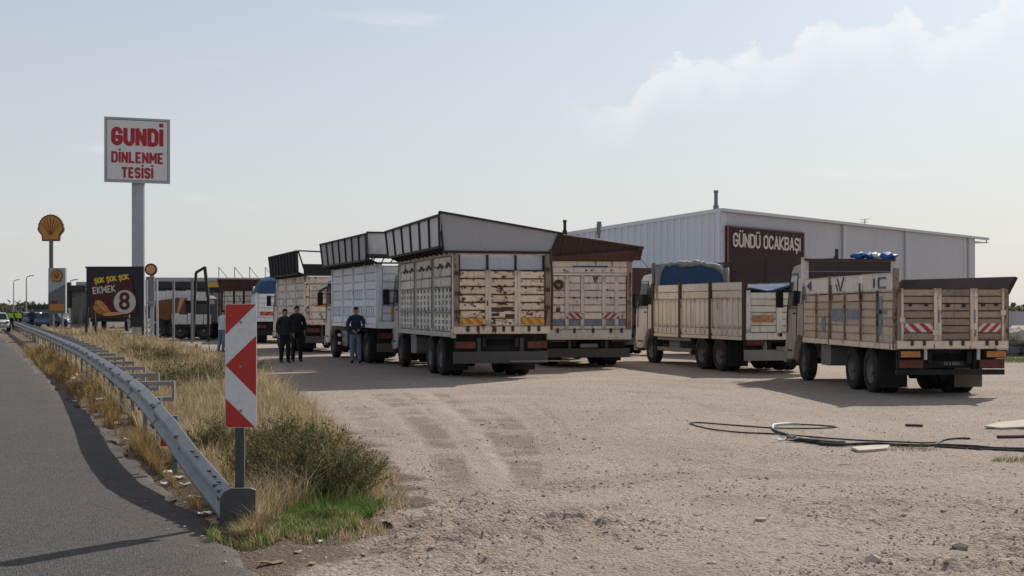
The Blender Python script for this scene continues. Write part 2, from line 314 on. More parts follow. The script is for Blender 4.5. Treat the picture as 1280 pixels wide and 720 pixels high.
M = dict(
    cream=worn('cream_paint', seam=.6, base=(.90,.70,.52), dirt=(.44,.29,.19), dirt_amt=.30, rust=RUST, rust_amt=.62, streak=1.6, var=.10),
    creamside=worn('cream_side_paint', seam=0.7, base=(.80,.75,.67), dirt=(.26,.19,.14), dirt_amt=.28, rust=RUST, rust_amt=.50, var=.08),
    white=worn('white_truck_paint', seam=.4, base=(.83,.84,.86), dirt=(.30,.27,.24), dirt_amt=.18, rust=RUST, rust_amt=.02, var=.05),
    offwhite=worn('off_white_paint', seam=0.7, base=(.86,.75,.63), dirt=(.38,.28,.20), dirt_amt=.25, rust=RUST, rust_amt=.36, var=.07),
    dusty=worn('dusty_cream_paint', seam=.55, base=(.80,.72,.60), dirt=(.34,.27,.20), dirt_amt=.35, rust=RUST, rust_amt=.12, var=.08),
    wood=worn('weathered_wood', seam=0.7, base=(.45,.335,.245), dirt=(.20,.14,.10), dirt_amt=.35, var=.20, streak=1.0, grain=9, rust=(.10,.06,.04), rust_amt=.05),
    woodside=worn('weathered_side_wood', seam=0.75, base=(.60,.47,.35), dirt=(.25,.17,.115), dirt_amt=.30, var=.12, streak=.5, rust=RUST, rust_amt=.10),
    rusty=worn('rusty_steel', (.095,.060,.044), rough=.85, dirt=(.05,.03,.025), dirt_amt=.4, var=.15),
    rustbeige=worn('rusty_beige_steel', (.34,.25,.18), dirt=(.10,.06,.045), dirt_amt=.5, rust=RUST, rust_amt=.6, var=.15),
    rustred=worn('rust_red_sheet', (.115,.058,.046), rough=.85, dirt=(.06,.035,.03), dirt_amt=.4, var=.12),
    brownmesh=worn('brown_mesh_sheet', (.085,.060,.054), rough=.9, dirt=(.05,.035,.03), dirt_amt=.35, var=.12),
    cabshade=worn('shaded_cab_paint', (.40,.36,.31), rough=.5, dirt=(.22,.17,.13), dirt_amt=.35, bump=.02, var=.03),  # white cab paint darkened, the shade on this cab put into its colour
    markpost=worn('dull_steel_post', (.085,.085,.085), rough=.6, metal=.2, dirt=(.10,.085,.07), dirt_amt=.3),
    postbeige=worn('beige_post_paint', seam=0.6, base=(.84,.69,.54), dirt=(.34,.23,.16), dirt_amt=.3, rust=RUST, rust_amt=.38, var=.06),
    postwhite=worn('white_post_paint', seam=0.5, base=(.80,.74,.66), dirt=(.28,.21,.15), dirt_amt=.25, rust=RUST, rust_amt=.18, var=.05),
    darkrib=worn('dark_rib_steel', (.035,.03,.032), rough=.7, dirt=(.09,.06,.05), dirt_amt=.25, var=.1),
    flarewhite=worn('pale_flare_panel', (.72,.70,.69), dirt_amt=.2, rust=RUST, rust_amt=.08, var=.06),
    flaregrey=worn('grey_flare_panel', (.42,.42,.43), dirt_amt=.12, dirt=(.2,.19,.18), var=.05, bump=.05),
    blackmesh=worn('black_mesh', (.028,.028,.032), rough=.9, dirt=(.06,.05,.05), dirt_amt=.2),
    bluegrey=worn('blue_grey_panel', (.50,.54,.59), dirt=(.25,.25,.26), dirt_amt=.2, var=.05),
    chassis=worn('chassis_black', (.022,.021,.022), rough=.75, dirt=(.10,.075,.055), dirt_amt=.3, var=.1),
    bumper=worn('bumper_grey', (.10,.095,.09), rough=.7, dirt=(.13,.10,.08), dirt_amt=.4),
    bumperlt=worn('bumper_pale_grey', (.26,.25,.23), rough=.6, dirt=(.13,.10,.08), dirt_amt=.4),
    tyre=worn('tyre_rubber', (.025,.024,.024), rough=.9, dirt=(.12,.10,.085), dirt_amt=.35, scale=5),
    rim=worn('wheel_rim', (.16,.15,.14), rough=.55, metal=.3, dirt=(.10,.08,.06), dirt_amt=.45),
    flap=plain('rubber_flap', (.02,.02,.02), .85),
    flaptan=plain('tan_flap', (.14,.115,.085), .85),
    glass=plain('cab_glass', (.018,.022,.026), .08, spec=.8, var=.0),
    cabwhite=worn('cab_white_paint', (.66,.63,.58), rough=.35, dirt_amt=.15, rust=RUST, rust_amt=.0, bump=.02, var=.03),
    lampred=plain('red_lamp', (.13,.028,.02), .4, var=.3), lampamber=plain('amber_lamp', (.50,.20,.05), .4, var=.2), lampwhite=plain('white_lamp', (.6,.6,.58), .3),
    red=worn('signal_red', (.52,.038,.03), rough=.45, dirt=(.26,.09,.07), dirt_amt=.22, scale=6, bump=0, var=0), sred=plain('sign_red', (.42,.02,.03), .5), orange=plain('chevron_orange', (.62,.16,.03), .5),
    yellow=plain('chevron_yellow', (.72,.42,.06), .5), swhite=worn('sign_white', (.74,.73,.71), rough=.45, dirt=(.42,.37,.31), dirt_amt=.14, bump=0, var=.02),
    chevwhite=plain('chevron_white', (.66,.62,.56), .5), chevred=plain('chevron_red', (.45,.045,.04), .5),
    galv=worn('galvanised_steel', (.30,.30,.305), rough=.55, metal=.35, dirt=(.15,.125,.10), dirt_amt=.42, rust=RUST, rust_amt=.10, bump=.05, var=.04),
    galvdark=worn('galvanised_dark', (.17,.175,.18), rough=.55, metal=.4, dirt=(.12,.10,.085), dirt_amt=.3, bump=.05),
    pole=worn('pole_grey', (.42,.43,.45), rough=.5, dirt_amt=.1, bump=.02), steel=worn('grey_steel', (.22,.22,.23), rough=.5, metal=.3, dirt_amt=.2),
    bluetarp=worn('blue_tarpaulin', (.036,.080,.165), rough=.8, dirt=(.10,.11,.13), dirt_amt=.3, bump=.3), greytarp=worn('grey_tarpaulin', (.30,.29,.275), rough=.7, dirt_amt=.3, bump=.4),
    brightblue=plain('bright_blue_tarp', (.02,.10,.36), .6, var=.3), tarphighlight=plain('tarp_highlight', (.72,.74,.76), .5),
    bluepaint=worn('faded_blue_paint', (.16,.22,.33), dirt=(.42,.35,.28), dirt_amt=.62, scale=7), navy=plain('navy_paint', (.03,.04,.14), .5),
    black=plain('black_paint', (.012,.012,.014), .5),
    corr=worn('pale_corrugated_sheet', (.70,.73,.79), rough=.45, dirt=(.55,.57,.60), dirt_amt=.15, bump=0, var=.02, streak=.1),
    clad=worn('grey_cladding', (.455,.455,.485), rough=.5, dirt=(.37,.37,.39), dirt_amt=.2, bump=0, var=.015, streak=.1, scale=.5),
    trim=plain('pale_trim', (.52,.53,.55), .5), roofm=plain('roof_sheet', (.45,.46,.47), .5),
    signmaroon=worn('maroon_sign', (.028,.012,.013), rough=.75, dirt=(.085,.022,.018), dirt_amt=.35, scale=1.2, bump=0, var=0),
    signwhite=plain('sign_letter_white', (.60,.54,.49), .5, var=.04),
    banner=worn('maroon_banner', (.085,.014,.020), rough=.5, dirt=(.05,.01,.012), dirt_amt=.3, bump=0, var=0), bread=plain('bread_crust', (.52,.20,.055), .6, var=.35, scale=4),
    breadlt=plain('bread_light', (.68,.36,.13), .6, var=.2), byellow=plain('banner_yellow', (.72,.52,.04), .5), 
    shy=plain('emblem_yellow', (.50,.23,.04), .45), shr=plain('emblem_red', (.17,.04,.03), .45),
    concrete=worn('concrete', (.40,.385,.36), rough=.9, dirt_amt=.3), station=worn('station_grey', (.22,.21,.20), dirt_amt=.2), dark=plain('dark_fascia', (.03,.03,.035), .6),
    canyellow=plain('canopy_yellow', (.55,.30,.04), .5), rock=worn('pale_rock', (.42,.37,.32), rough=.95, dirt_amt=.3, bump=.6), rockdk=worn('dark_rock', (.12,.11,.11), rough=.95, dirt_amt=.3, bump=.6),
    orangep=worn('orange_paint', (.17,.075,.03), dirt=(.08,.05,.035), dirt_amt=.45), hose=worn('dusty_black_hose', (.03,.028,.027), rough=.75, dirt=(.20,.16,.135), dirt_amt=.45, scale=9), palehose=plain('pale_tone', (.55,.53,.5), .5),
    slab=worn('pale_board', (.52,.46,.37), rough=.9, dirt=(.30,.24,.19), dirt_amt=.45, scale=5), litter=plain('pale_litter', (.66,.65,.62), .7, var=.15),
    skin=plain('skin', (.36,.20,.13), .6), hair=plain('dark_hair', (.012,.010,.009), .6), shoe=plain('dark_shoe', (.012,.011,.011), .5),
    darkcloth=plain('black_cloth', (.014,.014,.017), .85), darkgrey=plain('charcoal_cloth', (.028,.026,.030), .85), navycloth=plain('navy_cloth', (.022,.030,.060), .85),
    jeans=plain('faded_jeans', (.16,.21,.29), .85, var=.2, scale=14), whitecloth=plain('white_cloth', (.62,.62,.63), .85), hivis=plain('hivis_cloth', (.40,.62,.05), .7),
    carwhite=plain('car_white', (.72,.72,.72), .25, spec=.5), carblue=plain('car_blue', (.10,.15,.24), .25, spec=.5), carsilver=plain('car_silver', (.42,.44,.46), .3, metal=.3),
    bluelamp=plain('blue_panel', (.06,.06,.55), .4),
)

# ------------------------------------------------------------------ ground, road
def edge_x(Y): return -1.62 - .374 * (np.asarray(Y, float) - 9.19)
RAILY = [10.9, 11.4, 13, 14.6, 17.5, 20.6, 28, 38, 60, 90, 140]; RAILX = [-2.06, -2.25, -2.90, -3.48, -4.44, -5.45, -7.95, -11.4, -19.4, -30.5, -49]
def rail_x(Y): return np.interp(Y, RAILY, RAILX)
GRY = [9.6, 10.3, 12.1, 13.7, 17.7, 27, 41.9, 57.7, 70, 110]; GRX = [-1.80, -1.35, -1.08, -1.25, -2.05, -4.3, -7.9, -12.6, -17, -32]
def grass_x(Y): return np.interp(Y, GRY, GRX)
def gz(x, y):
    x = np.asarray(x, float); y = np.asarray(y, float)
    z = .05 * fbm(x/7+3, y/7, 3)
    z = z - .10 * np.clip((x-2.5)/4, 0, 1) * np.clip((y-17)/9, 0, 1)     # the lot falls slightly away on this side
    near = np.clip((30 - y) / 20, 0, 1)
    clod = np.clip(fbm(x/2.2+40, y/2.2+8, 3)*1.6 + .35 + .25*np.clip((x-2)/3, -1, 1), .10, 1.2) * np.interp(y, [8, 11.5, 14.5, 20], [2.7, 2.2, .8, .4])
    z = z + near * (.045*fbm(x/.9, y/.9+5, 3) + clod * (.056*np.abs(fbm(x/.26, y/.26, 3)) + .032*fbm(x/.11, y/.11+2, 2)))
    d = x - edge_x(y)                                   # lower and smooth under the asphalt
    k = np.clip((d + .05) / .5, 0, 1); return z * k + (1-k) * (-.06) + 0.0
def growth(a, b, s0, g):
    out = [a]; s = s0
    while out[-1] < b: out.append(out[-1] + s); s *= g
    return np.array(out)
xs = np.concatenate([-growth(5.0, 2600, .06, 1.07)[::-1], np.arange(-4.95, 7.5, .045), growth(7.5, 2600, .06, 1.055)])
ys = np.concatenate([-growth(-6.8, 60, .1, 1.2)[::-1], np.arange(6.85, 15, .045), growth(15, 4200, .05, 1.017)])
XX, YY = np.meshgrid(xs, ys); ZZ = gz(XX, YY)
def track_d(x, y, pts, wd):
    d = np.full(x.shape, 9.0); pts = [G(*p) for p in pts]
    for a, b in zip(pts[:-1], pts[1:]):
        ab = np.array([b.x-a.x, b.y-a.y]); L2 = ab @ ab
        t = np.clip(((x-a.x)*ab[0] + (y-a.y)*ab[1]) / L2, 0, 1); d = np.minimum(d, np.hypot(x-a.x-t*ab[0], y-a.y-t*ab[1]))
    return np.clip(1 - (d-wd*.85+.05*fbm(x/.2, y/.2, 2))/(wd*.42), 0, 1)
def sw(pts, k=6): 
    p = [Vector((a, b, 0)) for a, b in pts]; o = []
    for i in range(len(p)-1):
        a, b, c, d = p[max(i-1, 0)], p[i], p[i+1], p[min(i+2, len(p)-1)]
        for j in range(k): t = j/k; q = .5*((2*b) + (c-a)*t + (2*a-5*b+4*c-d)*t*t + (3*b-a-3*c+d)*t**3); o.append((q.x, q.y))
    return o + [pts[-1]]
TR = [([(470,488),(505,512),(540,545),(566,585),(578,640),(576,690)], .22, .66), ([(540,487),(575,510),(612,540),(642,570),(660,610),(660,660)], .17, .62), ([(575,500),(620,518),(648,545),(657,575),(655,600),(640,650)], .18, .62),
      ([(500,486),(540,512),(575,546),(605,585),(618,630)], .10, .7), ([(440,500),(478,540),(500,590),(508,650)], .3, .4), ([(640,500),(672,530),(690,565),(694,620)], .12, .35), ([(655,498),(700,530),(722,565)], .07, .4),
      ([(700,484),(840,496),(1000,540),(1120,620)], .24, .30), ([(760,480),(900,492),(1080,530),(1230,600)], .24, .28), ([(560,650),(700,610),(900,596),(1200,600)], .28, .32), ([(540,690),(700,640),(950,625),(1279,640)], .25, .30), ([(860,470),(760,520),(700,600),(690,719)], .2, .22)]
PR = [([(520,486),(556,512),(592,552),(618,600),(622,660)], .22, .8), ([(455,492),(492,522),(522,562),(540,620)], .2, .5), ([(720,478),(870,486),(1050,520),(1180,580)], .3, .5), ([(640,480),(800,470),(960,474)], .5, .4)]
TM = np.zeros(XX.shape); PM = np.zeros(XX.shape); sub = (YY > 6) & (YY < 45) & (np.abs(XX) < 16)
xs_, ys_ = XX[sub], YY[sub]
for arr, lst in ((TM, TR), (PM, PR)):
    acc = np.zeros(xs_.shape)
    for pts, wd, st_ in lst:
        pts = sw(pts); g0, g1 = G(*pts[0]), G(*pts[-1]); L_ = max(1.0, (g1-g0).length); fade = np.clip(np.hypot(xs_-g0.x, ys_-g0.y)/(.08*L_), 0, 1)*np.clip(np.hypot(xs_-g1.x, ys_-g1.y)/(.22*L_), 0, 1)
        acc = np.maximum(acc, track_d(xs_, ys_, pts, wd)*st_*fade)
    arr[sub] = acc*np.clip(.72 + 1.5*fbm(xs_/.5+3, ys_/.5, 4), 0, 1)
rib = np.sin((XX*.6 + YY)*2*np.pi/.22)                       # tread bars pressed into the tracks
ZZ = ZZ - .022 * TM - .012*PM + .004*rib*TM*(YY < 26)
SOIL_SHADE = np.clip(1 - (XX - grass_x(YY) - .15 + .5*fbm(XX/.5, YY/.5, 3)) / .35, 0, 1)
nx, ny = len(xs), len(ys); vs = np.stack([XX, YY, ZZ], -1).reshape(-1, 3)
ii = (np.arange(ny-1)[:, None]*nx + np.arange(nx-1)[None]).reshape(-1); fs = np.stack([ii, ii+1, ii+nx+1, ii+nx], -1)
def npmesh(name, vs, fs, mats, col=None, smooth=True):
    me = bpy.data.meshes.new(name); nf, k = fs.shape
    me.vertices.add(len(vs)); me.vertices.foreach_set('co', vs.astype(np.float32).ravel())
    me.loops.add(nf*k); me.loops.foreach_set('vertex_index', fs.astype(np.int32).ravel())
    me.polygons.add(nf); me.polygons.foreach_set('loop_start', np.arange(0, nf*k, k, dtype=np.int32))
    me.polygons.foreach_set('use_smooth', np.full(nf, smooth))
    for m in (mats if isinstance(mats, list) else [mats]): me.materials.append(m)
    if col is not None:
        a = me.color_attributes.new('tone', 'FLOAT_COLOR', 'POINT'); a.data.foreach_set('color', np.concatenate([col, np.ones((len(col), 1))], 1).astype(np.float32).ravel())
    me.update(calc_edges=True); me.validate()
    o = bpy.data.objects.new(name, me); COL.objects.link(o); return o
def ground_mat():
    m, t, b = new_mat('gravel_soil'); pos = nd(t, 'ShaderNodeNewGeometry').outputs['Position']
    at = nd(t, 'ShaderNodeAttribute', attribute_name='tone'); sp = nd(t, 'ShaderNodeSeparateColor'); t.links.new(at.outputs['Color'], sp.inputs[0])
    c = mixc(t, ramp(t, noise(t, pos, .35, 5), .35, .68), (.585,.472,.392), (.475,.375,.306))
    c = mixc(t, ramp(t, noise(t, pos, 1.7, 6, .7), .45, .75, 0, .55), c, (.60,.50,.42))
    c = mixc(t, ramp(t, noise(t, pos, 16, 5, .7), .42, .70, 0, .62), c, (.275,.208,.164))
    vo = nd(t, 'ShaderNodeTexVoronoi'); vo.inputs['Scale'].default_value = 34; t.links.new(pos, vo.inputs['Vector'])
    sv = nd(t, 'ShaderNodeSeparateColor'); t.links.new(vo.outputs['Color'], sv.inputs[0])
    c = mixc(t, ramp(t, sv.outputs[0], .15, 1, .0, .62), c, mixc(t, sv.outputs[1], (.165,.122,.092), (.53,.44,.355)))
    c = mixc(t, ramp(t, noise(t, pos, 70, 3, .8), .48, .66, 0, .48), c, (.22,.168,.132))
    c = mixc(t, ramp(t, noise(t, pos, 45, 3, .8), .56, .70, 0, .5), c, (.60,.50,.41))
    v2 = nd(t, 'ShaderNodeTexVoronoi'); v2.inputs['Scale'].default_value = 9; t.links.new(pos, v2.inputs['Vector'])
    s2 = nd(t, 'ShaderNodeSeparateColor'); t.links.new(v2.outputs['Color'], s2.inputs[0])
    blot = nd(t, 'ShaderNodeMath', operation='MULTIPLY'); t.links.new(ramp(t, s2.outputs[0], .80, .84), blot.inputs[0]); t.links.new(ramp(t, v2.outputs['Distance'], .42, .2, 0, .6), blot.inputs[1])
    c = mixc(t, blot.outputs[0], c, (.155,.115,.088))
    c = mixc(t, ramp(t, sp.outputs[1], 0, 1, 0, .85), c, (.185,.138,.105))
    c = mixc(t, ramp(t, sp.outputs[0], 0, 1, 0, .85), c, mixc(t, noise(t, pos, 3, 4), (.105,.075,.050), (.19,.14,.095)))  # brown verge soil, darkened to carry the shade of rail and grass
    c = mixc(t, ramp(t, noise(t, pos, .16, 4, .6), .50, .66, 0, .45), c, (.35,.268,.21))
    c = mixc(t, ramp(t, sp.outputs[2], 0, 1, 0, .7), c, (.54,.44,.355))
    t.links.new(c, b.inputs['Base Color']); b.inputs['Roughness'].default_value = .95; b.inputs['Specular IOR Level'].default_value = .15
    h = nd(t, 'ShaderNodeMath', operation='ADD'); t.links.new(noise(t, pos, 22, 6, .75), h.inputs[0])
    h2 = nd(t, 'ShaderNodeMath', operation='MULTIPLY'); t.links.new(vo.outputs['Distance'], h2.inputs[0]); h2.inputs[1].default_value = -.6; t.links.new(h2.outputs[0], h.inputs[1])
    bp = nd(t, 'ShaderNodeBump'); bp.inputs['Strength'].default_value = 1.0; bp.inputs['Distance'].default_value = .04
    t.links.new(h.outputs[0], bp.inputs['Height']); t.links.new(bp.outputs[0], b.inputs['Normal']); return m
MG = ground_mat()
ground = npmesh('ground', vs, fs, MG, np.stack([SOIL_SHADE.ravel(), TM.ravel(), PM.ravel()], -1)); tag(ground, kind='structure')

def road_mat():
    m, t, b = new_mat('asphalt'); pos = nd(t, 'ShaderNodeNewGeometry').outputs['Position']
    c = mixc(t, ramp(t, noise(t, pos, .5, 4), .35, .7), (.056,.049,.044), (.076,.067,.060))
    c = mixc(t, ramp(t, noise(t, pos, 3, 6, .7), .5, .8, 0, .5), c, (.105,.091,.080))
    vo = nd(t, 'ShaderNodeTexVoronoi'); vo.inputs['Scale'].default_value = 85; t.links.new(pos, vo.inputs['Vector'])
    sv = nd(t, 'ShaderNodeSeparateColor'); t.links.new(vo.outputs['Color'], sv.inputs[0])
    c = mixc(t, ramp(t, sv.outputs[0], .2, 1, 0, .75), c, mixc(t, sv.outputs[1], (.020,.018,.016), (.20,.174,.152)))
    v2 = nd(t, 'ShaderNodeTexVoronoi'); v2.inputs['Scale'].default_value = 32; t.links.new(pos, v2.inputs['Vector'])
    s2 = nd(t, 'ShaderNodeSeparateColor'); t.links.new(v2.outputs['Color'], s2.inputs[0])
    c = mixc(t, ramp(t, s2.outputs[0], .45, 1, 0, .45), c, mixc(t, s2.outputs[1], (.028,.024,.022), (.165,.142,.124)))
    # pale crumbled edge
    at = nd(t, 'ShaderNodeAttribute', attribute_name='tone'); sp = nd(t, 'ShaderNodeSeparateColor'); t.links.new(at.outputs['Color'], sp.inputs[0])
    c = mixc(t, sp.outputs[0], c, (.135,.112,.095))
    crk = nd(t, 'ShaderNodeTexVoronoi', feature='DISTANCE_TO_EDGE'); crk.inputs['Scale'].default_value = .55; wv = nd(t, 'ShaderNodeVectorMath', operation='ADD'); nc = nd(t, 'ShaderNodeTexNoise'); nc.inputs['Scale'].default_value = 2.2; t.links.new(pos, nc.inputs['Vector']); t.links.new(pos, wv.inputs[0]); t.links.new(nc.outputs['Color'], wv.inputs[1]); t.links.new(wv.outputs[0], crk.inputs['Vector'])
    cm = nd(t, 'ShaderNodeMath', operation='MULTIPLY'); t.links.new(ramp(t, crk.outputs['Distance'], .012, .004), cm.inputs[0]); t.links.new(ramp(t, noise(t, pos, .6, 3), .5, .6, 0, .55), cm.inputs[1])
    c = mixc(t, cm.outputs[0], c, (.03,.027,.025))
    t.links.new(c, b.inputs['Base Color']); b.inputs['Roughness'].default_value = .82; b.inputs['Specular IOR Level'].default_value = .3
    bp = nd(t, 'ShaderNodeBump'); bp.inputs['Strength'].default_value = .9; bp.inputs['Distance'].default_value = .012
    t.links.new(vo.outputs['Distance'], bp.inputs['Height']); t.links.new(bp.outputs[0], b.inputs['Normal']); return m
ry = np.concatenate([-growth(-5.95, 60, .3, 1.25)[::-1], np.arange(6.0, 24, .05), growth(24, 2500, .06, 1.04)])
ro = np.concatenate([[0, .015, .06, .12, .2, .35, .6], np.linspace(1, 9.5, 10)])
YR, OR = np.meshgrid(ry, ro, indexing='ij')
jag = .20*fbm(ry/.7, ry*0+3, 4) + .07*fbm(ry/.12, ry*0+9, 2)
XR = edge_x(YR) + jag[:, None]*np.clip(1-OR/.6, 0, 1) - OR
ZR = .012 + .02*np.clip(OR/1.5, 0, 1) + .004*fbm(XR/1.5, YR/1.5, 2); ZR[:, 0] = -.09; ZR[:, 1] = -.01
crumb = np.clip((1 - OR/.5)*.9 + 1.1*fbm(XR/.18, YR/.18, 3), 0, 1) * np.clip(1-OR/.7, 0, 1)
ny2, nx2 = XR.shape; ii = (np.arange(ny2-1)[:, None]*nx2 + np.arange(nx2-1)[None]).reshape(-1)
road = npmesh('road', np.stack([XR, YR, ZR], -1).reshape(-1, 3), np.stack([ii, ii+nx2, ii+nx2+1, ii+1], -1), road_mat(), np.stack([crumb.ravel()]*3, -1)); tag(road, kind='structure')
def rz(x, y):  # height of whatever lies at x,y
    d = x - edge_x(y); return np.where(d < 0, .025, gz(x, y))

# ------------------------------------------------------------------ gravel
def attr_mat(name, rough=.9, trans=0.0):
    m, t, b = new_mat(name); at = nd(t, 'ShaderNodeAttribute', attribute_name='tone'); t.links.new(at.outputs['Color'], b.inputs['Base Color'])
    b.inputs['Roughness'].default_value = rough; b.inputs['Specular IOR Level'].default_value = .2
    if trans:
        tr = nd(t, 'ShaderNodeBsdfTranslucent'); t.links.new(at.outputs['Color'], tr.inputs['Color'])
        mx = nd(t, 'ShaderNodeMixShader'); mx.inputs[0].default_value = trans
        t.links.new(b.outputs[0], mx.inputs[1]); t.links.new(tr.outputs[0], mx.inputs[2]); t.links.new(mx.outputs[0], t.nodes['Material Output'].inputs[0])
    return m
OCT = np.array([(1,0,0),(-1,0,0),(0,1,0),(0,-1,0),(0,0,1),(0,0,-1),(.7,.7,.3),(-.7,.6,.3)], float)[:6]
OCF = np.array([(0,2,4),(2,1,4),(1,3,4),(3,0,4),(2,0,5),(1,2,5),(3,1,5),(0,3,5)])
def gravel(n, ylo, yhi, smin, smax, pw):
    u = rng.random(n); Y = (ylo**(1-pw) + u*(yhi**(1-pw) - ylo**(1-pw)))**(1/(1-pw)); X = (rng.random(n)*.86 - .40) * Y
    dens = 1.5*fbm(X/1.1, Y/1.1, 4); keep = (X > edge_x(Y) - .45*rng.random(n)**3) & (rng.random(n) < np.clip(.55 + 1.3*dens, .12, 1))
    keep &= ~((X < grass_x(Y)-.1) & (Y > 10.4) & (rng.random(n) < .75))
    X, Y = X[keep], Y[keep]; n = len(X)
    s = smin * (smax/smin) ** (rng.random(n)**2.6)
    sh = rng.random((n, 6, 1))*.5 + .65; ax = np.stack([s*(.8+.6*rng.random(n)), s*(.8+.6*rng.random(n)), s*(.45+.4*rng.random(n))], -1)
    th = rng.random(n)*6.28; V = OCT[None]*sh*ax[:, None] + rng.normal(0, .14, (n, 6, 3))*s[:, None, None]
    c, q = np.cos(th)[:, None], np.sin(th)[:, None]
    V = np.stack([V[..., 0]*c - V[..., 1]*q, V[..., 0]*q + V[..., 1]*c, V[..., 2]], -1)
    V += np.stack([X, Y, rz(X, Y) + s*.06], -1)[:, None]
    F = (OCF[None] + (np.arange(n)*6)[:, None, None]).reshape(-1, 3)
    tone = .80 + .75*rng.random(n)**1.5; colr = np.stack([.43*tone, .338*tone, .265*tone], -1)
    return V.reshape(-1, 3), F, np.repeat(colr, 6, 0)
a = gravel(56000, 7.2, 14, .003, .020, 2.4); b_ = gravel(8000, 13, 30, .006, .022, 1.8)
gv = npmesh('gravel', np.concatenate([a[0], b_[0]]), np.concatenate([a[1], b_[1] + len(a[0])]), attr_mat('gravel_stone'), np.concatenate([a[2], b_[2]]), smooth=False)
tag(gv, 'loose gravel and crumbs of soil strewn over the lot', 'gravel', kind='stuff')

# ------------------------------------------------------------------ grass
def blades(X, Y, h, wd, lean, cols, curl=.5):
    n = len(X); th = rng.random(n)*6.28; dx, dy = np.cos(th), np.sin(th); bx, by = -np.sin(th), np.cos(th)
    ld = th*0 + rng.random(n)*6.28; lx, ly = np.cos(ld)*lean*h, np.sin(ld)*lean*h
    z0 = rz(X, Y) - .01; base = np.stack([X, Y, z0], -1); V = np.zeros((n, 5, 3)); side = np.stack([bx*wd, by*wd, wd*0], -1)
    mid = base + np.stack([lx*.32, ly*.32, h*.58], -1); tip = base + np.stack([lx, ly, h*(1 - curl*lean**2*.4)], -1)
    V[:, 0] = base - side; V[:, 1] = base + side; V[:, 2] = mid + side*.8; V[:, 3] = mid - side*.8; V[:, 4] = tip
    b0 = (np.arange(n)*5)[:, None]; F = np.concatenate([b0+[[0,1,2]], b0+[[0,2,3]], b0+[[3,2,4]]])
    return V.reshape(-1, 3), F, np.repeat(cols, 5, 0)
def pick(n, pal, jit=.18):
    pal = np.array(pal); c = pal[rng.integers(0, len(pal), n)] * (1 + jit*rng.normal(0, 1, (n, 1))); return np.clip(c, .005, .9)
STRAW = [(.50,.38,.23), (.41,.30,.17), (.58,.47,.31), (.32,.23,.12), (.25,.20,.10), (.47,.38,.23)]
def strip(n, ylo, yhi, pw, lo, hi, hfun, wd, lean, pal, thr, nsc=1.0, seed=0.0):
    u = rng.random(n); Y = (ylo**(1-pw) + u*(yhi**(1-pw) - ylo**(1-pw)))**(1/(1-pw)); a, b = lo(Y), hi(Y)
    X = a + (b-a)*rng.random(n); d = fbm(X/nsc+seed, Y/nsc*.8, 3); k = rng.random(n) < np.clip((d - thr)*3 + .4, 0, 1)
    X, Y, d = X[k], Y[k], d[k]; h = hfun(Y)*(.55 + .6*rng.random(len(X)))*np.clip(1 + d*.9, .5, 1.5)
    return blades(X, Y, h, wd*(.6 + .8*rng.random(len(X)))*np.clip(Y/14, 1, 5), lean*(.3 + rng.random(len(X))), pick(len(X), pal))
def joinm(name, parts, mat):
    V, F, C, o = [], [], [], 0
    for v, f, c in parts: V.append(v); F.append(f+o); C.append(c); o += len(v)
    return npmesh(name, np.concatenate(V), np.concatenate(F), mat, np.concatenate(C))
def tufts(n, per, ylo, yhi, pw, lo, hi, hfun, wd, pal, rad=.09):
    u = rng.random(n); Y = (ylo**(1-pw) + u*(yhi**(1-pw) - ylo**(1-pw)))**(1/(1-pw)); a, b = lo(Y), hi(Y); X = a + (b-a)*rng.random(n)
    k = rng.random(n) < np.clip(.6 + 1.6*fbm(X/1.1+9, Y/1.1, 3), .08, 1); X, Y = X[k], Y[k]; n = len(X)
    ts = (.5 + 1.0*rng.random(n)**1.5); tone = pick(n, pal, .12); cnt = (per*(.5+rng.random(n))).astype(int); ix = np.repeat(np.arange(n), cnt); m = len(ix)
    ang = rng.random(m)*6.28; r = rad*ts[ix]*np.sqrt(rng.random(m))*np.clip(Y[ix]/16, 1, 2.5); h = hfun(Y[ix])*ts[ix]*(.55+.6*rng.random(m)); bx = X[ix] + r*np.cos(ang); by = Y[ix] + r*np.sin(ang)
    ld = ang + rng.normal(0, .5, m); ln = (.15 + .75*rng.random(m)**1.3); V = np.zeros((m, 5, 3)); z0 = rz(bx, by) - .01; base = np.stack([bx, by, z0], -1)
    sd_ = np.stack([-np.sin(ld), np.cos(ld), 0*ld], -1)*(wd*(.6+.8*rng.random(m))*np.clip(Y[ix]/14, 1, 5))[:, None]; dl = np.stack([np.cos(ld), np.sin(ld), 0*ld], -1)
    mid = base + dl*(ln*h*.35)[:, None] + np.stack([0*h, 0*h, h*.6], -1); tip = base + dl*(ln*h)[:, None] + np.stack([0*h, 0*h, h*(1-.35*ln**2)], -1)
    V[:, 0] = base-sd_; V[:, 1] = base+sd_; V[:, 2] = mid+sd_*.8; V[:, 3] = mid-sd_*.8; V[:, 4] = tip; b0 = (np.arange(m)*5)[:, None]
    col = np.clip(tone[ix]*(1+.16*rng.normal(0, 1, (m, 1))), .005, .9); return V.reshape(-1, 3), np.concatenate([b0+[[0,1,2]], b0+[[0,2,3]], b0+[[3,2,4]]]), np.repeat(col, 5, 0)
MGR = attr_mat('grass_blade', .8, .35)
lo = lambda Y: rail_x(Y) + .12; hi = lambda Y: grass_x(Y) - .72*np.clip((12.9-Y)/.9, 0, 1)
hcap = lambda Y: np.interp(Y, [10, 11.5, 15, 25, 60, 110], [.09, .17, .25, .35, .44, .50])
